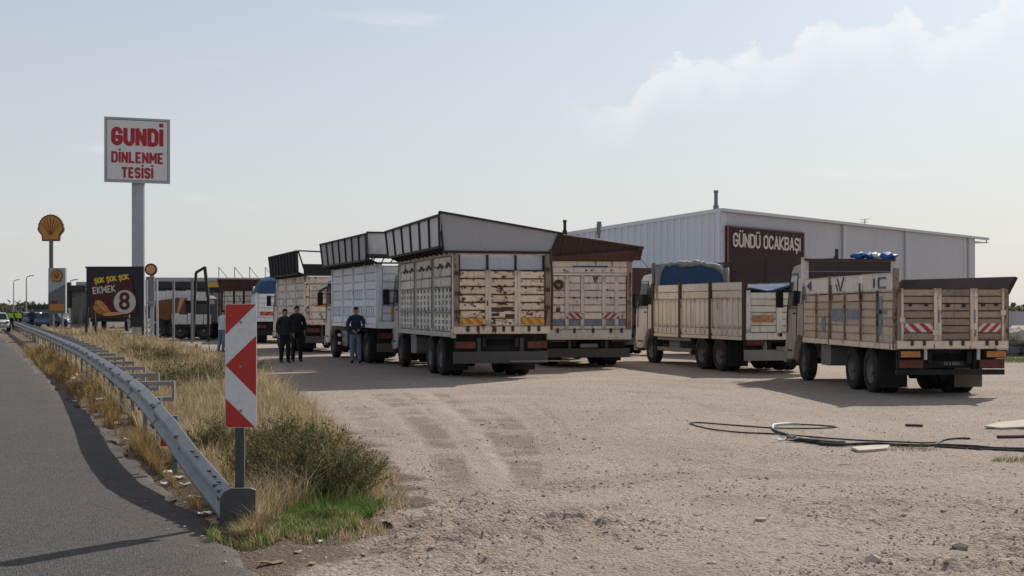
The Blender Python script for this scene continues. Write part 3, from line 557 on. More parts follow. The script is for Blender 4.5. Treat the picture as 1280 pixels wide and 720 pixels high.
gp = [tufts(1500, 46, 10.7, 34, 1.3, lo, hi, hcap, .0030, STRAW), tufts(1300, 34, 20, 105, 1.2, lo, hi, hcap, .0030, STRAW), strip(34000, 10.6, 34, 1.3, lo, hi, hcap, .0026, 1.0, STRAW, .10, .50), strip(13000, 10.6, 34, 1.3, lo, hi, lambda Y: 1.6*hcap(Y), .0021, .75, STRAW[:3], .12, .6, 3.0),
      strip(26000, 22, 105, 1.2, lo, hi, hcap, .0028, .8, STRAW, -.08, 1.3, 5.0),
      strip(5200, 10.6, 30, 1.2, lambda Y: grass_x(Y)-.2, lambda Y: grass_x(Y)+.22, lambda Y: .5*hcap(Y), .0028, .9, STRAW, .05, .6, 2.0),
      strip(9000, 12.4, 60, 1.4, lambda Y: np.maximum(edge_x(Y)+.12, rail_x(Y)-1.0), lambda Y: rail_x(Y)-.02, lambda Y: np.interp(Y, [12, 18, 60], [.13, .26, .35]), .003, .7,
            [(.36,.22,.09), (.42,.28,.12), (.28,.17,.07), (.20,.16,.06)], -.02, .9, 8.0)]
dg = joinm('dry_grass', gp, MGR); tag(dg, 'dry straw coloured grass filling the strip behind the guard rail', 'grass', kind='stuff')
OLIVE = [(.10,.12,.035), (.14,.15,.05), (.075,.095,.03), (.19,.18,.07)]
og = joinm('green_weeds', [strip(2600, 11.6, 17, 1.2, lo, lambda Y: grass_x(Y)-.1, lambda Y: .24+0*Y, .003, .5, OLIVE, .0, .8, 11.0),
                           strip(3000, 22, 44, 1.2, lo, lambda Y: grass_x(Y)-.8, lambda Y: .42+0*Y, .003, .5, OLIVE, .02, 2.0, 14.0)], MGR)
tag(og, 'olive green weeds mixed into the dry roadside grass', 'weeds', kind='stuff')
def patch(cx, cy, rx, ry_, n, h, pal):
    t = rng.random(n)*6.28; r = np.sqrt(rng.random(n))*(1 + .5*fbm(np.cos(t)*2+cx, np.sin(t)*2+cy, 2)); X = cx + rx*r*np.cos(t); Y = cy + ry_*r*np.sin(t)
    return blades(X, Y, h*(.5+rng.random(n)), .0035*np.ones(n), .6*np.ones(n)*(.3+rng.random(n)), pick(n, pal))
FRESH = [(.12,.22,.035), (.16,.26,.05), (.09,.16,.03), (.21,.27,.08)]
fg = joinm('fresh_grass', [patch(-1.42, 11.85, .36, .60, 5200, .09, FRESH+OLIVE[:1]), patch(-1.55, 11.05, .42, .40, 3400, .075, FRESH+STRAW[:2]), patch(-1.45, 11.0, .5, .6, 1500, .07, STRAW+FRESH[:1]), patch(-1.95, 10.6, .25, .25, 700, .09, FRESH[:2]+STRAW[:3]),
                           patch(G(1135,563).x, G(1135,563).y, .35, .30, 260, .04, OLIVE+STRAW[:2]), patch(G(1275,577).x, G(1275,577).y, .35, .3, 320, .05, OLIVE+STRAW[:2]), patch(G(1268,450).x, G(1268,450).y+2, 3, 2.2, 5000, .16, FRESH[:1]+OLIVE)], MGR)
tag(fg, 'short bright green grass growing at the tip of the strip', 'grass', kind='stuff')

# ------------------------------------------------------------------ shrubs (stem > foliage)
MLF = attr_mat('shrub_leaf', .7, .3); MST = plain('shrub_stem', (.16,.12,.06), .9)
def shrub_mesh(seed):
    r = np.random.default_rng(seed); ns = 120; st = MB(); LV, LC = [], []
    for i in range(ns):
        t = r.random()*6.28; sp = r.random()**.7*.95; h = (.55 + .45*r.random())*(1 - .35*sp**2); p0 = np.array([math.cos(t)*.12*sp, math.sin(t)*.12*sp, 0])
        p1 = np.array([math.cos(t)*.55*sp, math.sin(t)*.55*sp, h*.6]); p2 = np.array([math.cos(t)*sp*.95, math.sin(t)*sp*.95, h]) + r.normal(0, .05, 3)
        st.tube([p0, p1, p2], [.008, .005, .002], 3)
        for k in range(44):
            f = .2 + .8*r.random(); q = p0*(1-f)**2 + 2*f*(1-f)*p1 + f*f*p2 + r.normal(0, .035, 3); d = r.normal(0, 1, 3); d[2] = abs(d[2])*.9 + .2; d /= np.linalg.norm(d)
            L = .035 + .05*r.random(); s = np.cross(d, r.normal(0, 1, 3)); s = s/np.linalg.norm(s)*(.005 + .006*r.random())
            LV += [q, q + d*L*.5 + s, q + d*L, q + d*L*.5 - s]; LC += [np.array([(.07,.082,.025), (.11,.115,.038), (.05,.062,.02), (.20,.17,.07)][r.integers(0, 4)])*(1+.2*r.normal())]*4
    return st, np.array(LV), np.clip(np.array(LC), .01, 1)
SHR = []
for s_ in (1, 2, 3):
    st, lv, lc = shrub_mesh(s_); so_ = st.build('stem', MST, recalc=False); lo_ = npmesh('foliage', lv, np.arange(len(lv)).reshape(-1, 4), MLF, lc, smooth=False)
    SHR.append((so_.data, lo_.data)); bpy.data.objects.remove(so_); bpy.data.objects.remove(lo_)
SPOTS = [(378,628,.52,.50,'dark olive shrub just behind the bright green grass at the strip tip'), (428,630,.42,.38,'low olive shrub at the edge of the gravel beside the bright green grass'),
         (330,616,.40,.48,'olive shrub growing against the foot of the striped marker panel'), (268,578,.36,.42,'olive shrub poking over the end of the guard rail'),
         (400,596,.48,.42,'olive shrub behind the dark one on the gravel side of the strip'), (446,612,.30,.30,'smallest olive shrub beside the gravel'), (350,580,.45,.45,'olive shrub half hidden in dry grass behind the marker panel'),
         (218,497,.95,.62,'olive shrub among dry grass beside the spacer arms of the guard rail'), (262,492,.9,.60,'broad olive shrub in dry grass directly behind the spacer arms'), (240,488,.8,.5,'yellowish green shrub in the middle of the dry strip'),
         (300,476,1.0,.6,'olive shrub by the dry strip near the two standing men'), (205,462,1.1,.6,'faint olive shrub far along the dry strip'), (178,452,1.1,.6,'far olive shrub beneath the tall sign pole')]
for i, (px, py, r_, h_, lab) in enumerate(SPOTS):
    g = G(px, py); e = tag(empty('shrub', (g.x, g.y, float(rz(g.x, g.y))), rng.random()*6.28), lab, 'shrub', 'shrubs in the roadside strip'); k_ = 1.3 if i < 7 else 1.0; e.scale = (r_*k_, r_*k_, h_*1.16*(1.12 if i < 7 else 1))
    o1 = inst('stem', SHR[i % 3][0], e); o2 = inst('foliage', SHR[i % 3][1], e)

# ------------------------------------------------------------------ stones, litter, debris, cables
def stone_mesh(seed, sub=2, amp=.55):
    bm = bmesh.new(); bmesh.ops.create_icosphere(bm, subdivisions=sub, radius=1); r = random.Random(seed)
    ps = [Vector((r.uniform(-1,1), r.uniform(-1,1), r.uniform(-1,1))).normalized() for _ in range(9)]
    for v in bm.verts:
        d = min(1.0 - .9*max(0, v.co.normalized().dot(p) - .72) for p in ps); v.co *= d * (1 + amp*r.uniform(-.3,.3)); v.co.z *= .62
    return bm
def to_mesh(bm, name, m, smooth=False):
    me = bpy.data.meshes.new(name); bm.to_mesh(me); bm.free(); me.materials.append(m)
    if smooth: shade(me)
    return me
MSTN = worn('field_stone', (.48,.39,.31), rough=.95, dirt=(.32,.245,.185), dirt_amt=.35, scale=12, bump=.5, var=.25)
ST = [to_mesh(stone_mesh(i, 1, 1.1), 'stone', MSTN) for i in range(5)]
BIG = [(797,687,.045), (830,672,.035), (950,652,.05), (1030,680,.04), (1058,696,.05), (1090,712,.06), (1200,686,.07), (1230,668,.035), (1150,700,.04), (890,705,.035), (720,700,.03), (640,668,.03), (585,712,.035),
       (1255,705,.05), (1130,650,.03), (540,690,.028), (760,640,.025), (1010,640,.03), (905,630,.025), (680,625,.022), (700,562,.028), (730,550,.03), (603,533,.04), (1180,640,.03)]
for i, (px, py, s) in enumerate(BIG):
    g = G(px, py); o = inst('stone', ST[i % 5], None, (g.x, g.y, float(gz(g.x, g.y)) + s*.08), (0, 0, rng.random()*6), (s*1.2, s, s*.8))
    tag(o, 'loose grey brown stone bigger than the gravel it lies on', 'stone', 'loose stones on the open gravel')
def scrap_mesh(seed):
    r = np.random.default_rng(seed); n = 5; X, Y = np.meshgrid(np.linspace(-1, 1, n), np.linspace(-1, 1, n)); Z = .35*r.random((n, n)) + .25*np.abs(X)
    top = np.stack([X*(1+.2*r.random((n, n))), Y*(.7+.2*r.random((n, n))), Z], -1).reshape(-1, 3); b = MB(); bot = top - (0, 0, .05); k = n*n
    q = [(j*n+i, j*n+i+1, (j+1)*n+i+1, (j+1)*n+i) for j in range(n-1) for i in range(n-1)]; b.add(list(top)+list(bot), q + [tuple(k+x for x in reversed(f)) for f in q]); return b
MTAN = plain('dry_leaf_scrap', (.34,.26,.17), .9, var=.3)
SC = []; SC2 = []
for i in range(4):
    o = scrap_mesh(i).build('litter_scrap', M['litter'], recalc=False); SC.append(o.data); d2 = o.data.copy(); d2.materials[0] = MTAN; SC2.append(d2); bpy.data.objects.remove(o)
for i, (px, py, s) in enumerate([(88,475,.10), (97,470,.09), (108,486,.12), (118,482,.10), (101,492,.13), (127,500,.10), (136,512,.08), (92,500,.07), (148,530,.07), (212,592,.07), (222,598,.06), (232,606,.05), (205,601,.04), (256,640,.05), (243,620,.05), (112,520,.06), (160,548,.05)]):
    g = G(px, py); o = inst('litter_scrap', SC[i % 4], None, (g.x, g.y, float(rz(g.x, g.y)) + .01), (0, 0, rng.random()*6), (s, s, s))
    tag(o, 'crumpled pale scrap of litter on the road verge below the guard rail', 'litter', 'litter scraps on the road verge')
for i, (px, py, s) in enumerate([(340,700,.09), (372,690,.05), (400,676,.05), (487,660,.08), (360,654,.06), (432,662,.04), (500,642,.05), (520,655,.04), (455,690,.04), (390,705,.05)]):
    g = G(px, py); o = inst('litter_scrap', (SC if i in (2, 4) else SC2)[(i+1) % 4], None, (g.x, g.y, float(rz(g.x, g.y)) + .005), (0, 0, rng.random()*6), (s*.8, s*.5, s*.4))
    tag(o, 'pale paper scrap in the grass at the strip tip' if i in (2, 4) else 'brown dry scrap lying on soil around the strip tip', 'litter', 'paper scraps at the strip tip' if i in (2, 4) else 'dry scraps at the strip tip')
def gpath(pts, lift=.02, z3=(860, 510, 3.048)):
    out = []
    for x, y in pts:
        g = G(z3[0] + x/z3[2], z3[1] + y/z3[2]); g.z = float(gz(g.x, g.y)) + lift; out.append(g)
    return out
def smoothp(p, k=5):
    o = []
    for i in range(len(p)-1):
        a, b, c, d = p[max(i-1, 0)], p[i], p[i+1], p[min(i+2, len(p)-1)]
        for j in range(k):
            t = j/k; o.append(.5*((2*b) + (c-a)*t + (2*a-5*b+4*c-d)*t*t + (3*b-a-3*c+d)*t**3))
    return o + [p[-1]]
def cable(name, pts, r, m, label):
    o = MB().tube(smoothp(gpath(pts, r)), r, 6).build(name, m, smooth=True); tag(o, label, 'hose', 'hoses on the gravel'); return o
cable('hose', [(1290,167),(1180,158),(1100,152),(1020,148),(950,146),(880,150),(790,146),(700,140),(560,144),(470,132),(400,112),(345,97),(326,84)], .021, M['hose'], 'thick black hose curving across the gravel towards the edge of the photo')
cable('pale_bend', [(326,84),(322,76),(332,68),(380,62),(430,61)], .020, M['palehose'], 'short pale bent length at the bend of the black hose')  # pale stretch of tube between the thick and the thin hose
cable('hose', [(430,61),(500,64),(566,72),(500,78),(420,79),(330,78),(200,72),(60,62),(18,62),(12,67),(80,85),(200,97),(350,102),(500,112),(640,120),(800,128),(885,133),(960,130)], .011, M['hose'], 'thin black hose lying in two long flat loops on the gravel')
cable('hose', [(940,150),(1000,154),(1100,161),(1200,166),(1295,174)], .014, M['hose'], 'straight black hose beside the thick one leading out of the photo')
cable('cable', [(885,140),(940,138),(965,126),(985,120),(1030,116),(1075,118)], .014, M['hose'], 'kinked dark cable end sticking up beside the black hoses')
cable('stick', [(830,58),(860,60),(895,61)], .022, M['rusty'], 'short dark stick lying alone on the gravel')
cable('stick', [(1180,110),(1230,108),(1290,104)], .025, M['rusty'], 'dark rod lying on gravel next to the pale board')
cable('hose', [(380,118),(420,128),(470,134),(540,140),(600,141)], .030, M['hose'], 'bundle of black hose, thickest piece beside the pale fittings')
for i, (x, y) in enumerate([(345,128), (362,121), (383,116), (400,130)]):
    p = gpath([(x, y)], .03)[0]; o = inst('fitting', SC[i], None, p, (.3, .2, i), (.07, .04, .05)); tag(o, 'pale broken fitting beside the black hose bundle', 'debris', 'fittings by the hose bundle')
def board(pts, th, m, label):
    p = gpath(pts, 0); z = max(q.z for q in p); b = MB(); k = len(p)
    b.add([(q.x, q.y, z+.005) for q in p] + [(q.x, q.y, z+th) for q in p], [tuple(range(k)), tuple(range(k, 2*k))] + [(i, (i+1) % k, (i+1) % k+k, i+k) for i in range(k)])
    tag(b.build('board', m), label, 'board')
board([(620,162),(700,154),(768,153),(760,166),(690,172),(650,174)], .03, M['slab'], 'small pale board fragment lying beside the black hoses')
board([(1130,66),(1180,52),(1290,42),(1330,50),(1300,68),(1190,73)], .03, M['slab'], 'large pale board lying flat on gravel near the photo edge')

# ------------------------------------------------------------------ guard rail
def rail_top(Y): return float(np.interp(Y, [10.9, 11.3, 12.3, 13.2, 14.2, 16, 18], [.28, .31, .42, .53, .63, .71, .75]))
WP = [(0,0),(.018,-.012),(.075,-.055),(.080,-.085),(.022,-.138),(.022,-.172),(.080,-.225),(.075,-.255),(.018,-.298),(0,-.31)]
gr_root = tag(empty('guard_rail', (float(rail_x(11.2)), 11.2, 0)), 'long galvanised roadside guard rail sinking to the ground beside the striped marker panel', 'guard rail')
O = Vector((float(rail_x(11.2)), 11.2, 0))
def rail_seg(y0, y1):
    n = max(3, int((y1-y0)/.35)); b = MB(); k = len(WP)
    for i in range(n+1):
        Y = y0 + (y1-y0)*i/n; c = Vector((float(rail_x(Y)), Y, rail_top(Y))) - O
        d = Vector((float(rail_x(Y+.4)-rail_x(Y-.4)), .8, 0)).normalized(); nn = Vector((-d.y, d.x, 0))
        for off in (0, .007):
            for a, z in WP: b.v.append(tuple(c + nn*(a-off) + Vector((0, 0, z))))
    for i in range(n):
        for s in (0, 1):
            for j in range(k-1):
                q = [i*2*k+s*k+j, i*2*k+s*k+j+1, (i+1)*2*k+s*k+j+1, (i+1)*2*k+s*k+j]; b.f.append(tuple(q if s else q[::-1])); b.m.append(0)
        for j in (0, k-1):
            b.f.append((i*2*k+j, (i+1)*2*k+j, (i+1)*2*k+k+j, i*2*k+k+j)); b.m.append(0)
    for e in (y0+.12, y0+.3, y1-.12, (y0+y1)/2):                       # bolt heads and slots
        for z in (-.045, -.155, -.265):
            p = Vector((float(rail_x(e)), e, rail_top(e)+z)) - O; d = Vector((-.93, -.35, 0)); b.tube([p + d*.05, p + d*(.092 if z != -.155 else .04)], .016, 6, 1)
    return b.build('rail', [M['galv'], M['galvdark']], gr_root, smooth=35, recalc=False)
ybr = [11.25, 15.7] + [15.7 + 4.3*i for i in range(1, 27)]
for i in range(len(ybr)-1): rail_seg(ybr[i] - (.0 if i == 0 else .22), ybr[i+1])
for Y in [14.9, 16.9] + list(np.arange(19.05, 120, 2.45)):                       # posts with spacer arms reaching back from the rail
    x = float(rail_x(Y)); zt = rail_top(Y); far = Y > 60
    b = MB(); p = Vector((x, Y, 0)) - O; rgt = Vector((.94, .34, 0))
    b.bar(p + rgt*.10 + Vector((0,0,-.1)), p + rgt*.10 + Vector((0,0,zt-.06)), .05, .11); b.build('post', M['galvdark'], gr_root); b = MB()
    if Y > 18:
        b.bar(p + rgt*.02 + Vector((0,0,zt-.03)), p + rgt*.46 + Vector((0,0,zt-.03)), .09, .055)
        b.bar(p + rgt*.02 + Vector((0,0,zt-.24)), p + rgt*.46 + Vector((0,0,zt-.24)), .09, .055)
        b.bar(p + rgt*.46 + Vector((0,0,zt-.27)), p + rgt*.46 + Vector((0,0,zt)), .03, .07); b.build('spacer_arm', M['galv'], gr_root)
for Y in (11.55, 11.75, 11.95, 12.5, 12.7):
    p = Vector((float(rail_x(Y)), Y, rail_top(Y))) - O; MB().bar(p + Vector((-.02,-.06,-.016)), p + Vector((-.045,-.02,-.016)), .02, .012).build('slot', M['black'], gr_root)
ep = [(-.03,-.03),(.235,-.03),(.24,.30),(.20,.315),(.06,.315),(.0,.29),(-.03,.24)]
MB().prism(ep, -.165, -.14, frY).build('end_plate', M['markpost'], gr_root, (-.05,0,0), (R(-4),0,R(5)))
MB().prism([(-.02,-.02),(.22,-.02),(.225,.285),(.19,.30),(.07,.30),(.01,.275),(-.02,.23)], -.139, .10, frY).build('end_cap', M['galvdark'], gr_root, (-.05,0,0), (0,0,R(8)))
b = MB(); p = Vector((float(rail_x(15.1)), 15.1, 0)) - O; b.box(-.01,.01,-.035,.035,rail_top(15.1)-.40,rail_top(15.1)-.26); b.build('reflector', M['sred'], gr_root, p + Vector((.0,-.02,0)), (0,0,R(70)))

# ------------------------------------------------------------------ striped marker panel
mk = tag(empty('marker_panel', (PX(300, 11.42), 11.42, 0)), 'tall red and white striped hazard marker panel on a steel post', 'road sign')
b = MB()
b.box(-.036,.036,-.02,-.014,-.2,1.70); b.box(-.036,-.030,-.014,.03,-.2,1.70); b.box(.030,.036,-.014,.03,-.2,1.70); b.build('post', M['markpost'], mk)
x0, x1, z0, z1 = -.125, .125, .765, 1.745
def rrect(x0, x1, z0, z1, r, n=4):
    out = []
    for cx, cz, a0 in ((x1-r, z1-r, 0), (x0+r, z1-r, 90), (x0+r, z0+r, 180), (x1-r, z0+r, 270)):
        for i in range(n+1): t = R(a0 + 90*i/n); out.append((cx + r*math.cos(t), cz + r*math.sin(t)))
    return out
pl = MB().prism(rrect(x0, x1, z0, z1, .02), -.030, -.024, frY).build('plate', M['swhite'], mk, (.012,0,0))
def uv(u, v): return (x0 + .004 + u*(x1-x0-.008), z1 - .004 - v*(z1-z0-.008))
for poly in ([(.04,0),(1,0),(0,.245),(0,.012)], [(0,.495),(1,.255),(1,.745)], [(0,.765),(.97,1),(.06,1),(0,.985)]):
    MB().prism([uv(*q) for q in poly], -.032, -.0302, frY).build('red_stripe', M['red'], pl)
for z in (.9, 1.25, 1.6):
    MB().tube([(0,-.036,z),(0,-.028,z)], .011, 8).build('bolt', M['galv'], mk, (.012,0,0))

# ------------------------------------------------------------------ tall pole sign
Ys = 84; sg = tag(empty('pole_sign', (PX(173, Ys), Ys, 0)), 'tall white GUNDİ sign with red lettering on a thick grey pole', 'sign')
MB().tube([(0,0,-.3),(0,0,PZ(226,Ys))], .375, 20).build('pole', M['pole'], sg, smooth=40)
hw, hh = 1.80, 1.82; cz = PZ(189.5, Ys); rot = R(22)
cabn = MB().box(-hw,hw,-.25,.25,-hh,hh).build('cabinet', M['steel'], sg, (0,-.35,cz), (0,0,rot))
MB().box(-hw+.10,hw-.10,-.27,-.2505,-hh+.10,hh-.10).build('face', M['swhite'], cabn)
b = MB()
for s in (-1, 1): b.box(s*hw-.06,s*hw+.06,-.29,-.2,-hh-.06,hh+.06); b.box(-hw+.06,hw-.06,-.29,-.2,s*hh-.06,s*hh+.06)
b.build('frame', M['pole'], cabn)
strokes('lettering', 'GUNDİ', cabn, (0,-.2705,.78), None, 2.95, 1.06, M['sred'], .235, gap=.66)
strokes('lettering', 'DİNLENME', cabn, (0,-.2705,-.42), None, 2.95, .66, M['sred'], .125, gap=.66)
strokes('lettering', 'TESİSİ', cabn, (0,-.2705,-1.30), None, 1.80, .64, M['sred'], .125, gap=.75)

# ------------------------------------------------------------------ fan emblem signs of the filling station
def fan(parent, name, w_, h_, loc, rot=(0,0,0), dep=.3):
    n = 13; pts = []
    for i in range(n*3+1):
        t = math.pi * i/(n*3); rr = 1 + .035*abs(math.sin(i*math.pi/3)); pts.append((-math.cos(t)*.5*rr, .12 + .88*math.sin(t)**.85*rr*.98))
    out = [(-.5,.12)] + pts + [(.5,.12), (.36,-.12), (.34,-.42), (-.34,-.42), (-.36,-.12)]
    def sc(k): return [(x*w_*k, (y-.28)*k*h_*.70) for x, y in out]
    o = MB().prism(sc(1), -dep/2, dep/2, frY).build(name, M['shr'], parent, loc, rot)
    MB().prism(sc(.88), -dep/2-.03, -dep/2-.001, frY).build('emblem_face', M['shy'], o)
    b = MB()
    for a in (-62,-42,-21,0,21,42,62):
        t = R(a); p = Vector((math.sin(t)*.05*w_, -dep/2-.035, -.36*h_*.7)); q = Vector((math.sin(t)*.40*w_, -dep/2-.035, (.06+.52*math.cos(t)-.10*(1-math.cos(t)))*h_*.7)); b.bar(p, q, .028*w_, .02)
    b.build('emblem_rib', M['shr'], o); return o
Yf = 132; e1 = tag(empty('emblem_sign', (PX(64, Yf), Yf, 0)), 'yellow fan shaped emblem on a thin tall pole above the filling station', 'sign')
MB().tube([(0,0,-.3),(0,0,PZ(297,Yf))], .19, 12).build('pole', worn('brown_grey_pole', (.16,.14,.145), rough=.6), e1, smooth=40)
fan(e1, 'emblem', 2.35, 2.45, (0,0,PZ(285,Yf)))
Yt = 118; e2 = tag(empty('price_totem', (PX(72, Yt), Yt, 0)), 'grey and white price totem with a small round fan emblem below the tall emblem sign', 'sign')
wt = .70; zt0, zt1 = PZ(392, Yt), PZ(335, Yt)
MB().box(-wt,wt,-.2,.2,zt0,zt1).build('panel', M['pole'], e2); MB().box(-.45,-.3,-.1,.1,-.2,zt0).box(.3,.45,-.1,.1,-.2,zt0).build('leg', M['steel'], e2)
MB().prism([(-wt,zt0+.02),(wt,zt0+.02),(wt,PZ(355,Yt)),(-wt,PZ(367,Yt))], -.22, -.2005, frY).build('dark_band', M['galvdark'], e2)
fan(e2, 'emblem', .98, 1.0, (0,-.24,PZ(344.5,Yt)), dep=.04)
MB().box(-.55,.62,-.25,-.222,PZ(388,Yt),PZ(380,Yt)).build('price_board', M['lampamber'], e2); MB().box(-.5,.05,-.25,-.222,PZ(379.4,Yt),PZ(376,Yt)).build('price_strip', M['lampred'], e2)

# ------------------------------------------------------------------ bread billboard
Yb = 80; bb = tag(empty('billboard', (PX(144, Yb), Yb, 0), R(-4)), 'dark billboard carrying a maroon bread banner with a large number eight', 'billboard')
bx0, bx1 = PX(107,Yb)-PX(144,Yb), PX(180,Yb)-PX(144,Yb); bz0, bz1 = PZ(409,Yb), PZ(334,Yb)
MB().box(bx0,bx1,0,.06,PZ(384,Yb),bz1).box(bx1-.75,bx1,.0,.06,bz0,PZ(384,Yb)-.002).build('backing', M['dark'], bb)
b = MB()
for a, c in ((-.05,.05),): b.box(bx0-.04,bx1+.04,-.03,.0,bz1-.06,bz1+.04)
b.build('frame', M['darkrib'], bb)
for px0, px1 in ((105,110),(120,112)):
    MB().bar((PX(px0,Yb)-PX(144,Yb), .12, -.2), (PX(px1,Yb)-PX(144,Yb), .12, PZ(350,Yb)), .10, .10).build('leg', M['darkrib'], bb)
MB().bar((bx1-.06,.12,-.2),(bx1-.06,.12,bz1-.1), .12, .12).build('leg', M['darkrib'], bb)
def bp(px, py): return (PX(px,Yb)-PX(144,Yb), PZ(py,Yb))
n = 8; bn = MB()
pts = [bp(113,351), bp(164.5,343), bp(173,391), bp(150,396), bp(132,397), bp(117,389)]
bann = MB().prism(pts, -.09, -.06, frY).build('banner', M['banner'], bb)
strokes('lettering', 'ŞOK ŞOK ŞOK', bann, (bp(140,348.5)[0],-.0905,bp(140,348.5)[1]), (0,R(-7),0), 1.98, .31, M['byellow'], .065)
strokes('lettering', 'EKMEK', bann, (bp(130.5,362)[0],-.0905,bp(130.5,362)[1]), (0,R(-6),0), 1.30, .40, M['signwhite'], .072, gap=.55)
c8 = bp(157,377.5); MB().prism([(c8[0]+.63*math.cos(t*.2618), c8[1]+.66*math.sin(t*.2618)) for t in range(24)], -.105, -.091, frY).build('disc', M['signwhite'], bann)
text('number', '8', bann, (c8[0]-.02,-.112,c8[1]), (R(90),0,0), 1.35, M['banner'], .95, .03)
def loaf(cx, cz, L, hgt, ang, name, m, d):
    pts = []
    for i in range(20):
        t = i*math.pi/10; x = L*math.cos(t); z = hgt*math.sin(t)*(1-.25*math.cos(t)); pts.append((cx + x*math.cos(ang) - z*math.sin(ang), cz + x*math.sin(ang) + z*math.cos(ang)))
    MB().prism(pts, -.10-d, -.091, frY).build(name, m, bann)
q = bp(129,385); loaf(q[0], q[1], .58, .24, -.75, 'bread_loaf', M['bread'], .004); q = bp(127,383); loaf(q[0], q[1], .42, .05, -.8, 'bread_cut', M['breadlt'], .010)
q = bp(121,386); loaf(q[0]+.05, q[1]-.05, .33, .15, -.9, 'bread_loaf', M['bread'], .007); q = bp(142,393); loaf(q[0], q[1]+.03, .62, .10, .06, 'bread_slice', M['breadlt'], .012)

# ------------------------------------------------------------------ warehouse
C0 = Vector((PX(900,75), 75, 0)); u1 = Vector((.614,.789,0)); u2 = Vector((-.789,.614,0)); HB = 6.91
wh = tag(empty('warehouse', C0), 'large pale grey warehouse with corrugated side and restaurant sign board', 'warehouse')
LR, LL, DP = 36.8, 13.0, 24.0
ang1 = math.atan2(u1.y, u1.x); ang2 = math.atan2(-u2.y, -u2.x)
# right wall: large flat cladding panels, local x along u1
rw = MB().box(0,LR,.0,.12,0,HB-.02).build('wall', M['clad'], wh, (0,0,0), (0,0,ang1))
def u_at(px):       # distance along u1 where the image column px hits the wall
    k = (px-640)/FPX; return (k*C0.y - C0.x) / (u1.x - k*u1.y)
cuts = [0.35, u_at(1055), u_at(1205), LR-.02]
xx = cuts[0]
for a, c in zip(cuts[:-1], cuts[1:]):
    nn = max(1, round((c-a)/1.18)); 
    for i in range(nn): piece('cladding_panel', rw, a+(c-a)*i/nn+.004, a+(c-a)*(i+1)/nn-.004, -.03, -.0015, .3, HB-.12, M['clad'])
for c in cuts[:-1]: piece('pilaster', rw, c-.16, c+.16, -.07, -.031, .0, HB-.12, M['trim'])
piece('pilaster', rw, -.05, .18, -.07, -.0015, 0, HB-.10, M['trim'])
MB().box(-.1,LR+2.2,-.28,.05,HB-.10,HB+.06).box(LR+.0,LR+2.2,-.24,.8,HB-.34,HB-.28).bar((LR+2.1,-.1,HB-.34),(LR+2.1,-.1,HB),.08,.08).build('eave', M['trim'], rw)
# left wall: corrugated sheets, local x runs from the far end to the corner
lw_o = C0 + u2*LL; SL = .094
def top_at(x): return HB - SL*(LL-x)
lw = MB().add([(0,.05,0),(LL-.1,.05,0),(LL-.1,.05,top_at(LL)-.1),(0,.05,top_at(0)-.1),(0,.2,0),(LL-.1,.2,0),(LL-.1,.2,top_at(LL)-.1),(0,.2,top_at(0)-.1)],
      [(0,1,2,3),(5,4,7,6),(0,4,5,1),(1,5,6,2),(2,6,7,3),(3,7,4,0)]).build('wall', M['trim'], wh, u2*LL, (0,0,ang2))
swd = .84; b = MB(); prof = []
for r_ in range(2):
    o_ = r_*.42; prof += [(o_,0),(o_+.18,0),(o_+.22,-.09),(o_+.34,-.09),(o_+.38,0)]
prof.append((swd-.002,0)); k = len(prof)
b.add([(x,y,0) for x, y in prof] + [(x,y,1) for x, y in prof], [(i,i+1,k+i+1,k+i) for i in range(k-1)])
b.add([(x,y+.03,0) for x, y in prof] + [(x,y+.03,1) for x, y in prof], [(i,k+i,k+i+1,i+1) for i in range(k-1)])
sh0 = b.build('corrugated_sheet', M['corr'], lw, recalc=False); shm = sh0.data; bpy.data.objects.remove(sh0)
ns = int((LL-.3)/swd)
for i in range(ns): inst('corrugated_sheet', shm, lw, (LL-.2-(i+1)*swd, 0, 0), None, (1, 1, top_at(LL-.2-(i+1)*swd)-.03))
MB().add([(-.2,-.12,top_at(-.2)-.14),(LL+.1,-.12,top_at(LL+.1)-.14),(LL+.1,-.12,top_at(LL+.1)+.06),(-.2,-.12,top_at(-.2)+.06),(-.2,.1,top_at(-.2)-.14),(LL+.1,.1,top_at(LL+.1)-.14),(LL+.1,.1,top_at(LL+.1)+.06),(-.2,.1,top_at(-.2)+.06)],
      [(0,1,2,3),(5,4,7,6),(0,4,5,1),(1,5,6,2),(2,6,7,3),(3,7,4,0)]).build('verge_trim', M['corr'], lw)
MB().box(LL-.22,LL+.02,-.11,.0,0,HB-.1).build('corner_trim', M['corr'], lw)
